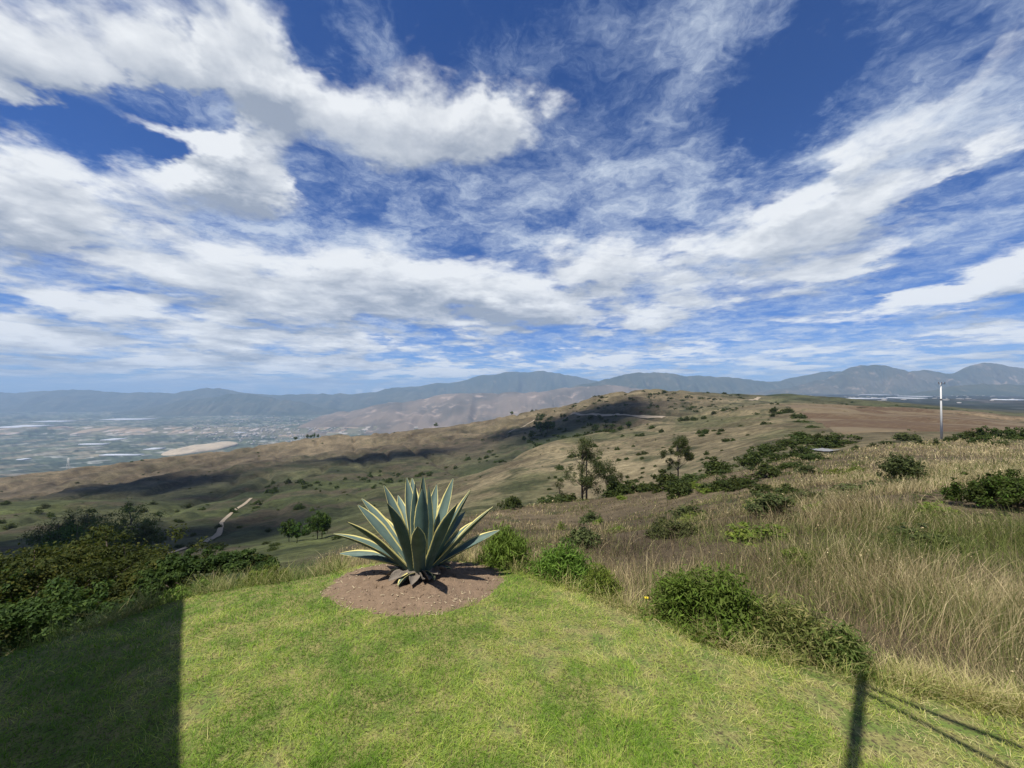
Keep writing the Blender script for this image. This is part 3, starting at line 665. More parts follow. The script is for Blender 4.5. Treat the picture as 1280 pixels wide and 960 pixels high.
for k in range(26):                                                     # withered lowest leaves lying on the soil
    a = -math.pi / 2 + (k - 12.5) * .22 + rng.uniform(-.12, .12); L = rng.uniform(.22, .36); tx, ty = math.cos(a) * L, math.sin(a) * L
    tz = float(bed_surface(abase.x + tx, abase.y + ty)) - abase.z + rng.uniform(.0, .07)
    o = link('withered_leaf', agave_leaf((tx, ty, tz), rng.uniform(.07, .12), rng.uniform(.05, .25), rng.uniform(-1.3, 1.3), .10, 14, .012), M_agave if k % 5 == 1 else M_deadleaf, agave)
v, f = tube([(0, 0, -.05), (0, 0, .06), (0, 0, .12)], [.16, .16, .09], 12); link('stem', tubes_mesh('stem', [(v, f)]), M_deadleaf, agave)

# ------------------------------------------------------------------ foliage builders
def leaf_cloud(cl, rad_, n, size, cols, r, outc=(0, 0, 0), updir=.5, flat=.75, aspect=2.4, shell=.45, jit=.18, upright=0):
    cl = np.array(cl, float); rad_ = np.array(rad_, float); cols = np.array(cols, float)
    wts = rad_ ** 2; idx = r.choice(len(cl), n, p=wts / wts.sum())
    d = r.normal(size=(n, 3)); d /= np.linalg.norm(d, axis=1)[:, None]
    q = shell + (1 - shell) * r.uniform(0, 1, n) ** .6
    p = cl[idx] + d * (rad_[idx] * q)[:, None] * [1, 1, flat]
    p += r.normal(size=(n, 3)) * (rad_[idx] * jit)[:, None]
    nr = d + r.normal(size=(n, 3)) * .55 + [0, 0, updir]; nr /= np.linalg.norm(nr, axis=1)[:, None]
    ax = d * .6 + r.normal(size=(n, 3)) * (1 - .6 * upright) + np.array([0, 0, 1.6 * upright]); ax -= (ax * nr).sum(1)[:, None] * nr; ax /= np.linalg.norm(ax, axis=1)[:, None]
    bx = np.cross(nr, ax); s = size * r.uniform(.6, 1.4, n)[:, None]
    v = np.stack([p - ax * s, p + bx * s / aspect - ax * s * .1, p + ax * s, p - bx * s / aspect - ax * s * .1], 1).reshape(-1, 3)
    f = np.arange(4 * n).reshape(n, 4)
    cid = (r.integers(0, len(cols), len(cl))[idx] * .0).astype(int)
    mixv = np.clip(r.beta(1.3, 1.3, n) * .7 + r.uniform(0, 1, len(cl))[idx] * .3, 0, .999) * (len(cols) - 1)
    k = mixv.astype(int); fr_ = (mixv - k)[:, None]; c = cols[k] * (1 - fr_) + cols[np.minimum(k + 1, len(cols) - 1)] * fr_
    c = c * r.uniform(.75, 1.25, n)[:, None]
    return v, f, np.repeat(c, 4, axis=0)
G_DARK = [(.026, .05, .012), (.055, .095, .02), (.11, .155, .032)]
G_MID = [(.05, .10, .016), (.10, .18, .028), (.17, .26, .045)]
G_OLIVE = [(.022, .033, .009), (.044, .056, .012), (.10, .095, .017)]
G_YELL = [(.07, .115, .018), (.125, .17, .028), (.20, .22, .045)]
G_GREY = [(.036, .048, .018), (.062, .075, .026), (.11, .12, .042)]
def shrub_clumps(w_, dp, h, n, r, frac=.33):
    c = []; q = []
    for k in range(n):
        a = r.uniform(0, 2 * math.pi); e = r.uniform(0.02, 1) ** .7; rho = math.sqrt(max(0, 1 - e * e)) * r.uniform(.55, 1)
        rr_ = frac * min(w_, h * 1.4) * r.uniform(.55, 1) * .8
        c.append((math.cos(a) * rho * (w_ / 2 - rr_ * .6), math.sin(a) * rho * (dp / 2 - rr_ * .6), max(rr_ * .5, e * (h - rr_ * .7)))); q.append(rr_)
    return c, q
def shrub_parts(w_, dp, h, nleaf, lsize, cols, r, nclump=16, stems=7, flat=.7, updir=.5, frac=.33, aspect=2.4, jit=.2, upright=0):
    c, q = shrub_clumps(w_, dp, h, nclump, r, frac)
    for k in range(nclump // 2):                      # skirt near the ground
        a = r.uniform(0, 2 * math.pi); rk = r.uniform(.10, .2) * min(w_, h * 1.5); rho = r.uniform(.5, 1.05); c.append((math.cos(a) * rho * (w_ / 2 - rk * .5), math.sin(a) * rho * (dp / 2 - rk * .5), r.uniform(.1, .35) * h)); q.append(rk)
    for k in range(int(nclump * 1.2)):                      # stray shoots that break the outline
        a = r.uniform(0, 2 * math.pi); e = r.uniform(.3, 1); rho = math.sqrt(1 - e * e) * 1.05; rk = r.uniform(.04, .13) * min(w_, h * 1.5); rho *= r.uniform(.8, 1.15); c.append((math.cos(a) * rho * w_ / 2, math.sin(a) * rho * dp / 2, e * h * r.uniform(.85, 1.25))); q.append(rk)
    v, f, cl = leaf_cloud(c, q, nleaf, lsize, cols, r, updir=updir, flat=flat, aspect=aspect, jit=jit, upright=upright)
    v[:, 2] = np.maximum(v[:, 2], .02)
    fm = mesh_np('foliage', v, f, cl)
    tp = []
    for k in range(stems):
        e = np.array(c[int(r.integers(0, len(c)))]); b0 = np.array([e[0] * .15, e[1] * .15, -.08]); m_ = (b0 + e) / 2 + r.normal(size=3) * .06 * h
        tp.append(tube([b0, m_, e], [h * .022, h * .015, h * .005], 5))
    return fm, tubes_mesh('stems', tp)
def shrub(label, loc, w_, dp, h, nleaf, lsize, cols, seed, cat='shrub', group=None, name='shrub', mat=None, rz=0, **kw):
    r = np.random.default_rng(seed); o = thing(name, label, cat, loc, group, rz)
    fm, sm_ = shrub_parts(w_, dp, h, nleaf, lsize, cols, r, **kw)
    stuff(link('foliage', fm, mat or M_leaf, o)); link('stems', sm_, M_twig, o); return o
def copy_tree(o):
    c = o.copy(); COL.objects.link(c)
    for ch in [x for x in bpy.data.objects if x.parent == o]:
        d = ch.copy(); COL.objects.link(d); d.parent = c
    return c
KEEP = []
def near_shrub(px, d, wpx, toppy, label, cols, n, ls, seed, dfac=.8, **kw):
    if d == 0:
        de = float(edge_r(math.atan(X(px)))) / math.hypot(1, X(px)); d = de * 1.02; d += wpx / F * d * dfac * .36
    p = at(px, d); KEEP.append((p.x, p.y, wpx / F * d * .5)) ; h = top_at(toppy, d) - p.z; w_ = wpx / F * d
    return shrub(label, p - Vector((0, 0, .03)), w_, w_ * dfac, h, n, ls, cols, seed, **kw)
# round green shrubs at the lawn edge right of the agave
near_shrub(632, 0, 64, 668, 'bright green rounded shrub touching the soil bed beside the agave', G_YELL[:1] + G_MID[1:] + G_YELL[:2], 8000, .036, 1, group='shrubs along the lawn edge', aspect=8, upright=1, jit=.7, frac=.24, nclump=22)
near_shrub(702, 0, 72, 687, 'mid green bushy shrub with narrow leaves, second along the lawn edge from the agave', G_MID, 8000, .030, 2, group='shrubs along the lawn edge', aspect=5.5, upright=.7, jit=.65, frac=.24, nclump=22)
near_shrub(750, 0, 44, 708, 'yellowish low weed clump beside pale dry grass on the lawn edge', G_YELL, 3500, .02, 3, cat='weed', group='shrubs along the lawn edge', name='weed_clump', aspect=5, upright=.8, jit=.5)
near_shrub(876, 0, 125, 722, 'dense dark green broad shrub with a yellow flower at its foot', G_DARK[1:] + G_MID[1:], 17000, .026, 4, group='shrubs along the lawn edge', nclump=34, aspect=4.5, upright=.4, jit=.6, frac=.22)
near_shrub(985, 0, 110, 762, 'sprawling olive green shrub with pale straw tips leaning over the lawn edge', [(.06, .09, .02), (.14, .17, .045), (.36, .31, .13)], 6500, .026, 5, group='shrubs along the lawn edge', nclump=26, aspect=6, upright=.2, jit=.7)
near_shrub(1050, 0, 50, 790, 'small olive weed clump at the end of the sprawling shrub', [(.05, .08, .02), (.10, .13, .03), (.22, .2, .08)], 3500, .026, 6, cat='weed', name='weed_clump', aspect=6, jit=.7, upright=.3)
near_shrub(1262, 7.5, 130, 592, 'tall dark olive shrub standing in the straw coloured grass', G_OLIVE[:2] + G_MID[1:2], 15000, .03, 7, nclump=24)
near_shrub(1185, 8.5, 90, 635, 'loose thin olive shrub in straw grass beside the taller dark shrub', [(.06, .07, .025), (.11, .12, .045)], 5000, .03, 8, nclump=16)
near_shrub(1128, 17, 55, 570, 'bushy grey green shrub alone in the pale grass below the pole', G_GREY, 5000, .06, 9)
# left shrubs below the lawn
LG = 'dark shrubs on the bank below the lawn'
near_shrub(40, 7.0, 330, 706, 'wide dark shrub on the bank with bare twigs showing in its shaded front', G_OLIVE, 38000, .035, 11, group=LG, nclump=60, flat=.45, updir=.9, frac=.22, stems=22)
near_shrub(140, 9.5, 230, 681, 'olive shrub with yellowish top on the bank, behind the twiggy dark one', G_OLIVE, 26000, .04, 12, group=LG, nclump=44, flat=.45, updir=.9, frac=.24, stems=12)
near_shrub(40, 12.5, 230, 690, 'olive shrub with golden top furthest down the bank', G_OLIVE, 20000, .05, 13, group=LG, nclump=40, flat=.45, updir=.9, frac=.24)
near_shrub(258, 7.6, 160, 695, 'dark green shrub on the bank next to light green weeds', [(.02, .038, .01), (.038, .064, .015), (.075, .105, .022)], 22000, .032, 14, group=LG, nclump=36, flat=.5, updir=.8, frac=.25)
near_shrub(312, 8.6, 70, 697, 'small olive shrub at the end of the bank thicket, near the dry grass', G_OLIVE, 9000, .035, 15, group=LG, nclump=20, flat=.5, updir=.8)
near_shrub(-70, 6.5, 200, 720, 'dark green shrub at the far corner of the bank beside the house', [(.02, .038, .01), (.038, .064, .015), (.075, .105, .022)], 16000, .035, 16, group=LG, nclump=36, flat=.5, updir=.8, frac=.24)
near_shrub(30, 5.0, 230, 752, 'dark feathery shrub crowding the corner of the shaded lawn', [(.02, .038, .01), (.038, .064, .015), (.075, .105, .022)], 16000, .030, 20, group=LG, nclump=36, flat=.5, updir=.8, frac=.24)
near_shrub(228, 4.9, 100, 738, 'leafy light green weeds hugging the shaded lawn edge', G_MID, 7000, .026, 17, cat='weed', name='weed_clump', aspect=3)
near_shrub(335, 5.6, 70, 710, 'light green weed clump between the bank thicket and pale grass', G_YELL, 5000, .028, 18, cat='weed', name='weed_clump', aspect=4)
near_shrub(140, 4.3, 120, 772, 'low dark green weeds below the shaded lawn edge', [(.02, .038, .01), (.038, .064, .015), (.075, .105, .022)], 7000, .026, 19, cat='weed', name='weed_clump', aspect=3)
# yellow flower
fl = lawn_hit(808, 765); fo = thing('dandelion', 'single yellow flower at the foot of the dark green shrub', 'flower', fl)
v, f = tube([(0, 0, -.02), (.004, 0, .06), (0, .004, .11)], [.003, .003, .003], 5); link('stem', tubes_mesh('stem', [(v, f)]), plain('flower_stem', (.1, .16, .03)), fo)
M_pet = plain('petal_yellow', (.75, .55, .03), .6, .1, 30)
for k in range(12):
    a = k * math.pi / 6; vv = np.array([(0, 0, .11), (.012 * math.cos(a - .25), .012 * math.sin(a - .25), .118), (.022 * math.cos(a), .022 * math.sin(a), .121), (.012 * math.cos(a + .25), .012 * math.sin(a + .25), .118)])
    link('petal', mesh_np('petal', vv, np.array([(0, 1, 2, 3)])), M_pet, fo)

# shared shrub prototypes for the slopes
def proto(seed, w_, h, n, ls, cols, nclump=14):
    r = np.random.default_rng(seed); return shrub_parts(w_, w_ * .9, h, n, ls, cols, r, nclump=nclump, stems=5, flat=.6, updir=.7)
PR_D = [proto(s, 2.4, 1.2, 2000, .10, [(.022, .036, .010), (.046, .064, .016), (.085, .105, .026)]) for s in (31, 32, 33, 34)]
PR_Y = [proto(s, 1.6, .8, 1500, .07, G_YELL) for s in (41, 42)]
PR_G = [proto(s, 2.2, 1.3, 1700, .10, G_GREY) for s in (51, 52)]
def scatter(pr, loc, s, sz, label, group, name='shrub', cat='shrub'):
    k = int(rng.integers(0, len(pr))); o = thing(name, label, cat, loc - Vector((0, 0, .22 * sz)), group, rng.uniform(0, 6.28)); o.scale = (s * rng.uniform(.6, 1.3), s * rng.uniform(.7, 1.3), sz * rng.uniform(.6, 1.1))
    stuff(link('foliage', pr[k][0], M_leaf, o)); link('stems', pr[k][1], M_twig, o); return o
# hedge-like thicket along the rim of the dry field
RIM = [(640, 633, 45), (690, 631, 50), (712, 629, 52), (770, 616, 50), (790, 611, 50), (810, 607, 48), (832, 602, 46), (850, 607, 38), (858, 597, 46), (872, 592, 48), (885, 601, 36), (895, 585, 50), (905, 598, 34), (918, 594, 32), (930, 590, 32), (940, 579, 55), (955, 600, 24), (960, 585, 36), (975, 574, 55), (985, 598, 22), (990, 580, 40), (1000, 568, 60), (1015, 573, 48), (1030, 559, 75), (950, 569, 75), (968, 562, 82), (985, 556, 90), (1005, 553, 90), (1025, 551, 85), (1050, 551, 80), (1000, 545, 110), (1014, 538, 130), (1003, 528, 160), (998, 519, 200), (985, 511, 240)]
for px, py, d in RIM:
    p = at(px, d); s = d * rng.uniform(.026, .045) if d < 100 else d * .016
    scatter(PR_D, p, s, s * rng.uniform(.65, .95), ('dark shrub at the foot of the tall ragged eucalyptus on the field rim' if px < 760 else 'dark shrub in the thicket below the slim bare trunked tree' if px < 900 else 'dark shrub in the thicket bordering the ploughed field corner' if d >= 75 else 'dark shrub in the thicket where the pale grass slope ends'), 'thicket on the rim of the dry field')
for px, d, s in [(1200, 66, 1.5), (1218, 70, 1.8), (1240, 68, 1.7), (1262, 70, 1.6), (1185, 64, 1.0), (1278, 64, 1.8), (1225, 58, 1.2), (1250, 54, 1.1)]:
    scatter(PR_D, at(px, d), s, s, 'dark shrub beside the foot of the white pole', 'shrubs round the white pole')
for px, d, s in [(1133, 74, 1.6), (1150, 60, .8), (1108, 66, .9), (1090, 62, .8), (1168, 58, .8), (1070, 58, .7)]:
    scatter(PR_G, at(px, d), s, s, 'grey green shrub between the ploughed field and the pale grass', 'shrubs below the ploughed field')
for px, d, s in [(771, 25, 1.1), (945, 17, .8), (977, 11, .45), (778, 45, 1.3), (888, 34, 1.0), (1056, 30, 1.0), (1070, 33, 1.0), (1040, 33, .9), (700, 30, .8), (640, 14, .5), (448, 11, .5), (1018, 9, .35), (870, 40, 1)]:
    scatter(PR_Y, at(px, d), s, s * .9, 'yellow green weed clump in the dry field', 'yellow green weeds in the dry field', 'weed_clump', 'weed')
rw = np.random.default_rng(17)
for k in range(34):
    px = rw.uniform(560, 1280); d = math.exp(rw.uniform(math.log(5.5), math.log(42)))
    if d > np.interp(px, [500, 600, 700, 900, 1280], [24, 36, 46, 46, 64]): continue
    s = rw.uniform(.18, .5) * (1 + d / 22)
    if k % 2: scatter(PR_G, at(px, d), s, s * .8, 'low grey green scrub bush half buried in the dry grass', 'low scrub in the dry field')
    else: scatter(PR_Y, at(px, d), s, s * .8, 'yellow green weed clump in the dry field', 'yellow green weeds in the dry field', 'weed_clump', 'weed')
rs = np.random.default_rng(23); SC = [leaf_cloud(*shrub_clumps(2.4, 2.2, 1.2, 9, rs), 180, .23, [(.020, .034, .010), (.042, .060, .015), (.08, .10, .025)], rs, updir=.7, flat=.7, jit=.3) for k in range(5)]
far_v, far_f, far_c, far_n = [], [], [], [0]
def far_scrub(p, s, sz):
    v, f, c = SC[int(rs.integers(0, 5))]; a = rs.uniform(0, 6.28); m = np.array([[math.cos(a), -math.sin(a), 0], [math.sin(a), math.cos(a), 0], [0, 0, 1]])
    far_v.append((v @ m.T) * (s * rs.uniform(.6, 1.5), s, sz * rs.uniform(.6, 1.2)) + (p.x, p.y, p.z - .2 * sz)); far_f.append(f + far_n[0]); far_c.append(c * rs.uniform(.7, 1.2)); far_n[0] += len(v)
# scattered shrubs on the slopes
r2 = np.random.default_rng(99); cnt = 0
SL = [(786, 576), (800, 571), (836, 560), (792, 547), (824, 542), (826, 536), (855, 556), (888, 540), (895, 539), (925, 536), (950, 531), (884, 573), (905, 563), (794, 601), (782, 598), (763, 585), (690, 597), (722, 571), (735, 560), (758, 544), (783, 538), (700, 585), (705, 610), (745, 575), (935, 545), (960, 517), (932, 508), (905, 515), (875, 521), (850, 527), (810, 586), (770, 560), (868, 545), (915, 551), (975, 512), (845, 586)]
for px, py in SL:
    p = hit(px, py, 70)
    for q_ in range(int(r2.integers(1, 4))):
     s = p.y * r2.uniform(.003, .011); jx, jy = r2.normal(0, p.y * .018), r2.normal(0, p.y * .03); pq = Vector((p.x + jx, p.y + jy, gz(p.x + jx, p.y + jy)))
     scatter(PR_D, pq, s, s * 1.0, 'small dark shrub dotted on the sunny tan hillside', 'shrubs dotted on the tan hillside')
for k in range(130):
    px = r2.uniform(660, 930); py = r2.uniform(489, 515); p = hit(px, py, 300)
    if p.y > 1000: continue
    s = p.y * r2.uniform(.002, .007); far_scrub(p, s, s * .8)
for k in range(90):
    px = r2.uniform(655, 770); py = r2.uniform(520, 562); p = hit(px, py, 250)
    s = p.y * r2.uniform(.003, .010); far_scrub(p, s, s)
for k in range(56):
    px = r2.uniform(0, 430); py = r2.uniform(628, 690); p = hit(px, py, 70)
    if p.y > 400: continue
    s = p.y * r2.uniform(.006, .014); scatter(PR_D if k % 3 else PR_G, p, s, s * .95, 'low shrub in the green hollow round the dirt path', 'shrubs in the green hollow')
for k in range(60):
    t_ = r2.uniform(0, 1); px = 330 + 300 * t_; py = np.interp(px, [330, 400, 470, 560, 640], [615, 607, 600, 585, 568]) + r2.normal() * 5; p = hit(px, py, 150)
    s = p.y * r2.uniform(.004, .010)
    if k % 2: scatter(PR_D, p, s, s, 'bush along the creek line between the brown slopes', 'bushes along the creek line')
    else: far_scrub(p, s, s)
for k in range(50):
    px = r2.uniform(930, 1280); p = at(px, r2.uniform(330, 520)); s = r2.uniform(.8, 2.4); far_scrub(p, s, s)

for k in range(420):                       # small scrub sprinkled over all the mid slopes
    px = r2.uniform(0, 1000); py = r2.uniform(500, 690); p = hit(px, py, 75)
    if p.y > 900 or p.y < 78 or fbm(p.x / 60, p.y / 60, 3, 88) < -.02: continue
    s = p.y * r2.uniform(.0015, .0045); far_scrub(p, s, s * .8)
stuff(tag(link('hillside_scrub', mesh_np('hillside_scrub', np.vstack(far_v), np.vstack(far_f), np.vstack(far_c)), M_leaf), 'small dark scrub speckling the far slopes and gullies', 'scrub'))
# ------------------------------------------------------------------ trees
def tree(label, loc, h, clumps, stems, cols, n, ls, seed, group=None, bark=None, lean=0):
    r = np.random.default_rng(seed); o = thing('tree', label, 'tree', loc - Vector((0, 0, .1)), group)
    cl = []; q = []; tp = []
    for (x, z, rd) in clumps:
        for k in range(8):
            c = np.array([x + r.normal() * rd * .75, r.normal() * rd * .8 + x * r.uniform(-.3, .3), z + r.normal() * rd * .6]) * h; cl.append(c); q.append(rd * h * r.uniform(.22, .5))
    for sx_ in stems:
        top = np.array([clumps[0][0] * .7 + sx_, 0, .88]) * h; b0 = np.array([sx_, r.normal() * .01, -.02]) * h
        tp.append(tube([b0, b0 * .5 + top * .5 + r.normal(size=3) * .015 * h, top], [h * .017, h * .012, h * .004], 7))
    for c in cl[::3]:
        z0 = max(.1 * h, c[2] - .22 * h); b0 = np.array([stems[0] * h + clumps[0][0] * .7 * z0, 0, z0])
        tp.append(tube([b0, (b0 + c) / 2 + [0, 0, -.01 * h], c], [h * .007, h * .004, h * .002], 5))
    link('trunk', tubes_mesh('trunk', tp), bark or M_wood, o)
    v, f, c = leaf_cloud(cl, q, n, ls, cols, r, updir=.1, flat=.85, aspect=3.4, shell=.05, jit=.55); stuff(link('crown', mesh_np('crown', v, f, c), M_leaf, o)); return o
def tree_at(px, d, top, label, clumps, stems, seed, n=5000, cols=G_GREY, group=None, lsk=.0026, bark=None):
    p = at(px, d); h = top_at(top, d) - p.z; return tree(label, p, h, clumps, stems, cols, n, d * lsk, seed, group, bark)
EUC = [(.0, .92, .09), (-.05, .78, .12), (.08, .72, .11), (.22, .62, .14), (.22, .5, .12), (-.10, .44, .14), (.15, .38, .13), (.32, .38, .08), (-.2, .4, .09), (.05, .3, .09)]
tree_at(731, 52, 545, 'tall ragged eucalyptus tree on the rim of the dry field', EUC, [-.04, .02], 61, 13000, lsk=.0021)
tree_at(764, 53, 580, 'small thin tree beside the tall ragged eucalyptus', [(.0, .9, .14), (.05, .7, .16), (-.05, .5, .16), (.1, .45, .12)], [0], 62, 3000, lsk=.0020)
tree_at(847, 58, 546, 'slim tree with bare trunk and a leafy top above the rim thicket', [(0, .86, .13), (.12, .76, .14), (-.14, .78, .1), (.2, .62, .09), (-.13, .5, .08)], [0.0], 63, 6500, lsk=.0021)
tree_at(699, 56, 598, 'tiny sapling beside the tall ragged eucalyptus', [(0, .8, .12), (.05, .5, .12)], [0], 64, 400)
GEN = [(0, .85, .16), (.14, .7, .18), (-.14, .68, .18), (.08, .5, .2), (-.1, .45, .18), (.2, .5, .12), (-.22, .5, .1)]
LOWT = [(0, .7, .26), (.3, .55, .25), (-.3, .55, .25), (.15, .35, .25), (-.2, .3, .25)]
for k, (px, d, top, sh_) in enumerate([(76, 128, 649, LOWT), (88, 132, 645, GEN), (100, 125, 652, LOWT), (112, 135, 634, GEN), (124, 128, 650, LOWT), (66, 130, 650, LOWT), (165, 126, 632, GEN), (184, 122, 654, GEN), (176, 124, 650, LOWT), (140, 140, 648, LOWT)]):
    tree_at(px, d, top, ('low spreading dark tree in the grove on the green hollow' if sh_ is LOWT else 'upright dark tree standing out of the grove on the green hollow'), sh_, [0], 70 + k, 2600, G_GREY if k % 2 else G_DARK, 'grove in the green hollow')
for k, (px, d, top) in enumerate([(363, 96, 650), (373, 95, 654), (398, 92, 638), (404, 93, 642)]):
    tree_at(px, d, top, 'dark tree beside the agave\'s outer leaves in the hollow', GEN, [0], 90 + k, 2600, G_DARK, 'dark trees at the edge of the hollow')
for k, (px, d, top) in enumerate([(664, 480, 541), (676, 500, 528), (684, 500, 526), (690, 510, 527), (655, 470, 546), (712, 430, 545), (786, 400, 527)]):
    tree_at(px, d, top, 'dark slender tree in the shaded gully', GEN, [0], 110 + k, 900, G_DARK, 'trees in the shaded gully')
for k, px in enumerate([385, 389, 393, 398, 370, 545, 640]):
    d = 835; p = at(px, d); tree('tiny tree on the crest of the long brown ridge', p, r2.uniform(7, 12), GEN, [0], G_DARK, 350, 1.0, 130 + k, 'trees on the long ridge crest')

# ------------------------------------------------------------------ pole and pylons
pb = at(1176, 69); ph = top_at(479, 69) - pb.z
pole = thing('power_pole', 'tall white concrete power pole rising from shrubs above the ploughed field', 'pole', pb)
v, f = tube([(0, 0, -.4), (0, 0, ph * .5), (0, 0, ph)], [.18, .135, .09], 14); link('shaft', tubes_mesh('shaft', [(v, f)]), M_concrete, pole)
v, f = tube([(0, 0, ph * .70), (0, 0, ph * .725)], [.15, .15], 14); link('band', tubes_mesh('band', [(v, f)]), M_steel, pole)
part('crossarm', [box(0, -.15, ph - .12, 1.3, .09, .1)], M_steel, pole)
for x in (-.55, 0, .55):
    v, f = tube([(x, -.15, ph - .07), (x, -.15, ph + .02), (x, -.15, ph + .05), (x, -.15, ph + .16), (x, -.15, ph + .2)], [.02, .02, .07, .06, .03], 8); link('insulator', tubes_mesh('insulator', [(v, f)]), M_glaze, pole)
def pylon(px, d, h, label):
    p = at(px, d); o = thing('pylon', label, 'pylon', p, 'lattice pylons on the long ridge'); tp = []
    for sx_ in (-1, 1):
        for sy_ in (-1, 1):
            tp.append(tube([(sx_ * h * .09, sy_ * h * .09, -1), (sx_ * h * .02, sy_ * h * .02, h)], [h * .006] * 2, 4))
    for k in range(7):
        z0, z1 = h * k / 7, h * (k + 1) / 7; w0, w1 = h * (.09 - .07 * k / 7), h * (.09 - .07 * (k + 1) / 7)
        for s in (-1, 1):
            tp.append(tube([(-w0, s * w0, z0), (w1, s * w1, z1)], [h * .003] * 2, 4)); tp.append(tube([(w0, s * w0, z0), (-w1, s * w1, z1)], [h * .003] * 2, 4))
    link('lattice', tubes_mesh('lattice', tp), M_concrete, o)
    for k, z in enumerate((.74, .86, .97)): link('crossarm', tubes_mesh('crossarm', [tube([(-h * .12, 0, z * h), (h * .12, 0, z * h)], [h * .006] * 2, 4)]), M_concrete, o)
pylon(87, 740, 26, 'pale lattice pylon on the crest of the long brown ridge')
pylon(178, 790, 9, 'very small pale mast on the crest of the long ridge')

# ------------------------------------------------------------------ greenhouses and town in the valley
def greenhouse(px, py, wpx, dpy, label, rz=0):
    a = hit(px, py, 2500); b_ = hit(px, py - dpy, 2500); L = wpx / F * a.y; Dp = max(40, min(b_.y - a.y, 400)); o = thing('greenhouse', label, 'greenhouse', a, 'greenhouses and sheds on the plain', rz)
    n = max(2, int(Dp / 40)); prts = []
    for k in range(n):
        y = k * Dp / n; prts.append(tube([(-L / 2, y, 1), (L / 2, y, 1)], [Dp / n * .5] * 2, 8))
    v, f = join(prts); v[:, 2] = np.clip(v[:, 2], 0, 8); link('cover', tubes_mesh('cover', [(v, f)]), M_film, o)
    part('end_wall', [box(-L / 2 - 1, Dp / 2 - Dp / n / 2, 2.5, 1.5, Dp * .9, 5)], M_film, o)
for a in [(8, 535, 40, 3, 'broad white greenhouse block on the valley plain, by the pinkish bluff'), (60, 527.5, 38, 1.2, 'long thin white greenhouse strip behind the pinkish bluff'), (152, 525, 52, 1.2, 'longest thin white greenhouse strip near the far mountains'),
          (27, 575, 9, 1.6, 'small bright white shed low on the valley plain'), (136, 550.5, 18, 2, 'short white greenhouse in the middle of the valley plain'), (150, 569.5, 48, 1.5, 'slanting white greenhouse strip just above the brown ridge'), (115, 556, 30, 1, 'dull white greenhouse strip between valley fields'), (190, 562, 16, 1.5, 'pale shed next to the tan quarry'), (300, 541, 14, 1.2, 'white shed on the edge of the valley town'), (255, 517, 50, .8, 'faint white strip under the blue mountain'),
          (1072, 501.5, 72, 1.2, 'long pale greenhouse strip behind the ploughed field'), (1150, 500, 9, 1.2, 'white shed on the dark plain left of the pole'), (1160, 496.2, 7, 1, 'small white building on the dark plain near the pole'), (1108, 494, 14, .8, 'pale shed on the plain below the pointed mountain'), (1262, 512, 34, 2, 'grey greenhouse on the dark plain right of the pole')]:
    greenhouse(*a)
prts = []
for k in range(520):
    px = r2.normal(345, 55); py = r2.uniform(517, 556) if k % 2 else r2.uniform(522, 548); p = hit(px, py, 2300)
    if p.y < 2400: continue
    s = r2.uniform(9, 24); prts.append(box(p.x, p.y, p.z + s * .2, s, s * r2.uniform(.6, 1.4), s * .7))
for k in range(140):
    px = r2.uniform(880, 1280); p = at(px, r2.uniform(1800, 6500)); s = r2.uniform(8, 22); prts.append(box(p.x, p.y, p.z + 1, s, s, 8))
v, f = join(prts); stuff(tag(link('town_buildings', mesh_np('town_buildings', v, f), plain('town_walls', (.30, .28, .26), .9, .5, .02)), 'pale specks of a far town spread over the valley', 'town'))
# tan quarry mound
q0 = hit(216, 568, 2500); bm = bmesh.new(); bmesh.ops.create_icosphere(bm, subdivisions=4, radius=1)
for v in bm.verts: n_ = float(fbm(v.co.x * 3, v.co.y * 3 + v.co.z, 3, 6)); v.co = Vector((v.co.x * q0.y * .055, v.co.y * 420, v.co.z * 38 * (1 + n_ * 1.2)))
m_ = bpy.data.meshes.new('quarry_mound'); bm.to_mesh(m_); bm.free(); struct(link('quarry_hill', m_, plain('quarry_sand', (.34, .28, .20), .95, .5, .02), None, q0 + Vector((0, 350, 0))))

# ------------------------------------------------------------------ grass
def blades(pos, L, wd, lean, c0_, c1_, r, segs=3, droop=.5):
    n = len(pos); a = r.uniform(0, 2 * math.pi, n)
    side = np.stack([np.cos(a), np.sin(a), np.zeros(n)], 1); le = np.concatenate([lean, np.zeros((n, 1))], 1); lm = np.linalg.norm(lean, axis=1)[:, None]
    Vs = []; Cs = []
    for s in range(segs + 1):
        t_ = s / segs; c = pos + le * (L * t_ ** 1.7)[:, None] + np.array([0, 0, 1]) * (L * t_)[:, None] * (1 - droop * np.minimum(lm, 1.2) * t_ * .6)
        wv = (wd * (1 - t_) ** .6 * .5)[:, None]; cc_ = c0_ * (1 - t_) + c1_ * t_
        if s < segs: Vs += [c - side * wv, c + side * wv]; Cs += [cc_, cc_]
        else: Vs.append(c); Cs.append(cc_)
    K = len(Vs); v = np.stack(Vs, 1).reshape(-1, 3); col = np.stack(Cs, 1).reshape(-1, 3)
    tri = []
    for s in range(segs - 1): b0 = 2 * s; tri += [(b0, b0 + 1, b0 + 3), (b0, b0 + 3, b0 + 2)]
    tri.append((2 * segs - 2, 2 * segs - 1, 2 * segs))
    f = (np.arange(n)[:, None, None] * K + np.array(tri)[None]).reshape(-1, 3)
    return v, f, col
def pick(pal, q):
    pal = np.array(pal); q = np.clip(q, 0, .999) * (len(pal) - 1); k = q.astype(int); t_ = (q - k)[:, None]; return pal[k] * (1 - t_) + pal[k + 1] * t_
r3 = np.random.default_rng(5)
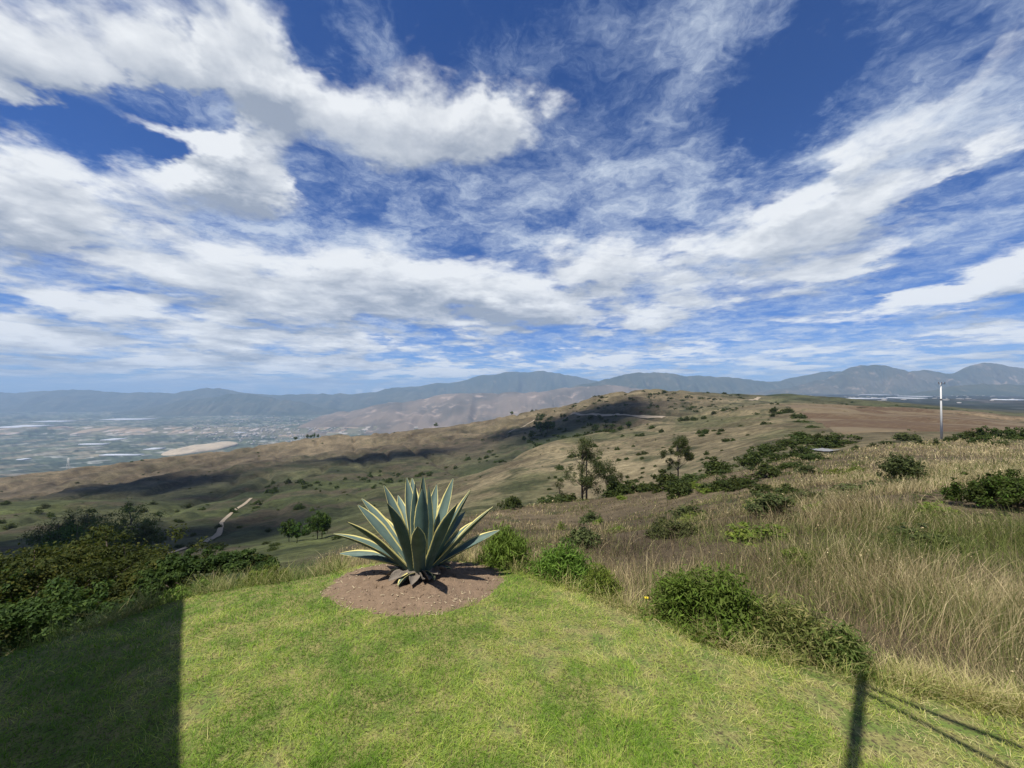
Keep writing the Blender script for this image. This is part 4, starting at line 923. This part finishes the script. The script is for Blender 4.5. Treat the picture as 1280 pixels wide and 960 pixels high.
# lawn
N = 260000
a = r3.uniform(-1.15, 1.15, N); d = np.exp(r3.uniform(math.log(1.2), math.log(6.5), N)) ; er_ = edge_r(a); k = d < er_ * 1.0
a, d = a[k], d[k]; x, y = d * np.sin(a), d * np.cos(a)
qb = np.hypot(x - bc.x, y - bc.y) / bed_r(np.arctan2(y - bc.y, x - bc.x)); k = qb > .90 + .22 * fbm(x / .12, y / .12, 3, 71) + .05 * r3.normal(size=len(qb)); x, y, d = x[k], y[k], d[k]
bare = fbm(x / .22, y / .22, 3, 15) + .35 * fbm(x / .9, y / .9, 2, 16) + .17 * np.clip(x / 2.0, -.4, 1)
k = r3.uniform(0, 1, len(x)) > np.clip((bare - .16) * 5, 0, .85); x, y, d, bare = x[k], y[k], d[k], bare[k]; n = len(x)
dryq = np.clip(.28 + 1.7 * bare + .28 * np.clip(x / 2.0, -.3, 1) + .22 * np.clip((d - 2.4) / 2, 0, 1) + r3.normal(size=n) * .22, 0, 1)
c1_ = pick([(.135, .25, .020), (.25, .385, .036), (.39, .49, .075), (.60, .59, .16), (.70, .60, .31)], dryq)
pos = np.stack([x, y, lawn_surface(x, y) - .008], 1); L = r3.uniform(.022, .058, n) * (1 - .45 * np.clip(bare * 2, 0, 1)) * (1 + .5 * (fbm(x / .3, y / .3, 2, 18)))
lean = r3.normal(size=(n, 2)) * .8 + np.stack([fbm(x / .25, y / .25, 2, 19), fbm(x / .25, y / .25, 2, 20)], 1) * 1.6
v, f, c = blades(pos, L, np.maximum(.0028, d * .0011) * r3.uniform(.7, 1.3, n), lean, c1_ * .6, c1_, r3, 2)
stuff(tag(link('lawn_grass', mesh_np('lawn_grass', v, f, c), M_grass), 'short mown green grass with straw coloured patches round the bed', 'grass'))
# dry field
def field_points(N, d0, d1, px0, px1):
    px = r3.uniform(px0, px1, N); d = np.exp(r3.uniform(math.log(d0), math.log(d1), N)); x = (px - 640) / F * d; return px, d, x
sets = []; HEADS = []
for (N, d0, d1, segs) in [(110000, 2.0, 9, 3), (80000, 7, 30, 2), (95000, 22, 76, 2)]:
    px, d, x = field_points(N, d0, d1, 390, 1360)
    rr_ = np.hypot(x, d); az_ = np.arctan2(x, d); lim = np.interp(px, [390, 420, 500, 600, 700, 900, 1000, 1280, 1400], [10, 16, 26, 42, 54, 52, 56, 76, 76])
    k = (rr_ > edge_r(az_) * 1.015) & (d < lim); px, d, x = px[k], d[k], x[k]; n = len(px)
    big = fbm(x / 2.3, d / 2.3, 3, 25) + .5 * fbm(x / 9, d / 9, 2, 26); k = r3.uniform(0, 1, n) < np.clip(.70 + 2.4 * big, .15, 1); px, d, x, big = px[k], d[k], x[k], big[k]; n = len(px)
    keep = np.ones(n, bool)
    for (kx, ky, kr) in KEEP:
        ku = kx / ky; near_ = (np.hypot(x - kx, d - ky) < kr * .95) | ((np.abs(x / d - ku) < kr / ky * .8) & (d < ky) & (d > ky - 1.2) & (ky < 6)); keep &= ~near_ | (r3.uniform(0, 1, n) < (.5 if .95 < kx < 2.6 and ky < 6 else .2))
    px, d, x, big = px[keep], d[keep], x[keep], big[keep]; n = len(px)
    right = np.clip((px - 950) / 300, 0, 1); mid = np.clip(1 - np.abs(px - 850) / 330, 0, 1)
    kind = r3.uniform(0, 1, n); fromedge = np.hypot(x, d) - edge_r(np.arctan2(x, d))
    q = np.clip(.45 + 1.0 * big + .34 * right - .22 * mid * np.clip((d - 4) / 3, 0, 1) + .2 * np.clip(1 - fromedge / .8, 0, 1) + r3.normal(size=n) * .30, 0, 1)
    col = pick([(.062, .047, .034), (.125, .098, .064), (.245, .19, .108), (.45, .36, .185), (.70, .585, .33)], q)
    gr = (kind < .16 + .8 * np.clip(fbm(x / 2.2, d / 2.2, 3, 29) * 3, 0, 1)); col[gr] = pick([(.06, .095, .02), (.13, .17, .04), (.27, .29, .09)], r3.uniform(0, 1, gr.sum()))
    L = np.where(q > .6, r3.uniform(.20, .50, n), r3.uniform(.08, .28, n)) * (1 + .45 * right) * np.clip(.5 + fromedge * .5, .4, 1)
    L *= np.clip(1 + 1.3 * fbm(x / 1.4, d / 1.4, 3, 36), .5, 1.6)
    wd = np.maximum(.0020, d * .0008) * r3.uniform(.5, 1.6, n)
    lean = r3.normal(size=(n, 2)) * np.where(q > .6, .30, .75)[:, None] + np.stack([fbm(x / .8, d / .8, 2, 33), fbm(x / .8, d / .8, 2, 34)], 1) * 1.0
    pos = np.stack([x, d, ground(x, d) - .04], 1)
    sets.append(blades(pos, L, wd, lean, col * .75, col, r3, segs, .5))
    # seed heads and crumpled dry leaves among the stems
    h_ = r3.integers(0, n, n // 2); hp = pos[h_] + np.concatenate([lean[h_] * (L[h_] * .5)[:, None], (L[h_] * r3.uniform(.3, .95, len(h_)))[:, None]], 1) + r3.normal(size=(len(h_), 3)) * .03
    hs = np.maximum(.0032, d[h_] * .0009) * r3.uniform(.6, 1.6, len(h_)); tv = hp[:, None, :] + r3.normal(size=(len(h_), 3, 3)) * hs[:, None, None]
    HEADS.append((tv.reshape(-1, 3), np.arange(3 * len(h_)).reshape(-1, 3), np.repeat(col[h_] * r3.uniform(.6, 1.25, len(h_))[:, None], 3, axis=0)))
vs, fs, cs, o_ = [], [], [], 0
for v, f, c in sets + HEADS: vs.append(v); fs.append(f + o_); cs.append(c); o_ += len(v)
stuff(tag(link('dry_grass', mesh_np('dry_grass', np.vstack(vs), np.vstack(fs), np.vstack(cs)), M_dry), 'tall straw coloured and brown dry grass covering the field', 'dry grass'))
# green and straw fringe along the left lawn edge
px = r3.uniform(-90, 430, 34000); az_ = np.arctan((px - 640) / F); k_ = edge_r(az_) * (1.0 + .75 * r3.uniform(0, 1, len(px)) ** 1.6); x, d = k_ * np.sin(az_), k_ * np.cos(az_)
m1 = fbm(x / .35, d / .35, 3, 55); k = r3.uniform(0, 1, len(x)) < .35 + 1.8 * m1; x, d, m1 = x[k], d[k], m1[k]; n = len(x)
q = np.clip(.5 + 1.4 * m1 + r3.normal(size=n) * .25, 0, 1); col = pick([(.05, .10, .018), (.10, .16, .03), (.20, .22, .06), (.40, .34, .17)], q)
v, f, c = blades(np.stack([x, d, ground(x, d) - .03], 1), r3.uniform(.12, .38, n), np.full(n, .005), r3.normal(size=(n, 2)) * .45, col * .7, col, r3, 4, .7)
stuff(tag(link('edge_grass', mesh_np('edge_grass', v, f, c), M_dry), 'uncut green and straw grass fringing the shaded lawn edge', 'grass'))
# ragged unmown fringe along the sunny lawn edge
px = r3.uniform(420, 1345, 15000); az_ = np.arctan((px - 640) / F); k_ = edge_r(az_) * (.97 + .12 * r3.uniform(0, 1, len(px)) ** 1.3); x, d = k_ * np.sin(az_), k_ * np.cos(az_)
qb = np.hypot(x - bc.x, d - bc.y) / bed_r(np.arctan2(d - bc.y, x - bc.x)); m1 = fbm(x / .25, d / .25, 3, 65); k = (qb > 1.02) & (r3.uniform(0, 1, len(x)) < .45 + 2.2 * m1); x, d, m1 = x[k], d[k], m1[k]; n = len(x)
q = np.clip(.55 + 1.2 * m1 + r3.normal(size=n) * .28, 0, 1); col = pick([(.08, .15, .02), (.18, .25, .045), (.36, .34, .11), (.58, .48, .25)], q)
inside = np.hypot(x, d) < edge_r(np.arctan2(x, d)); z_ = np.where(inside, lawn_surface(x, d), ground(x, d)) - .02
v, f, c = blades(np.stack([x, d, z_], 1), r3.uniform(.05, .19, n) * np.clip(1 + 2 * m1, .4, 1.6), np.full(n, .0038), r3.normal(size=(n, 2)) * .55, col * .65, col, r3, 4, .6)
stuff(tag(link('edge_grass', mesh_np('edge_grass', v, f, c), M_dry), 'uncut green and straw tufts where the sunny lawn meets the dry field', 'grass'))
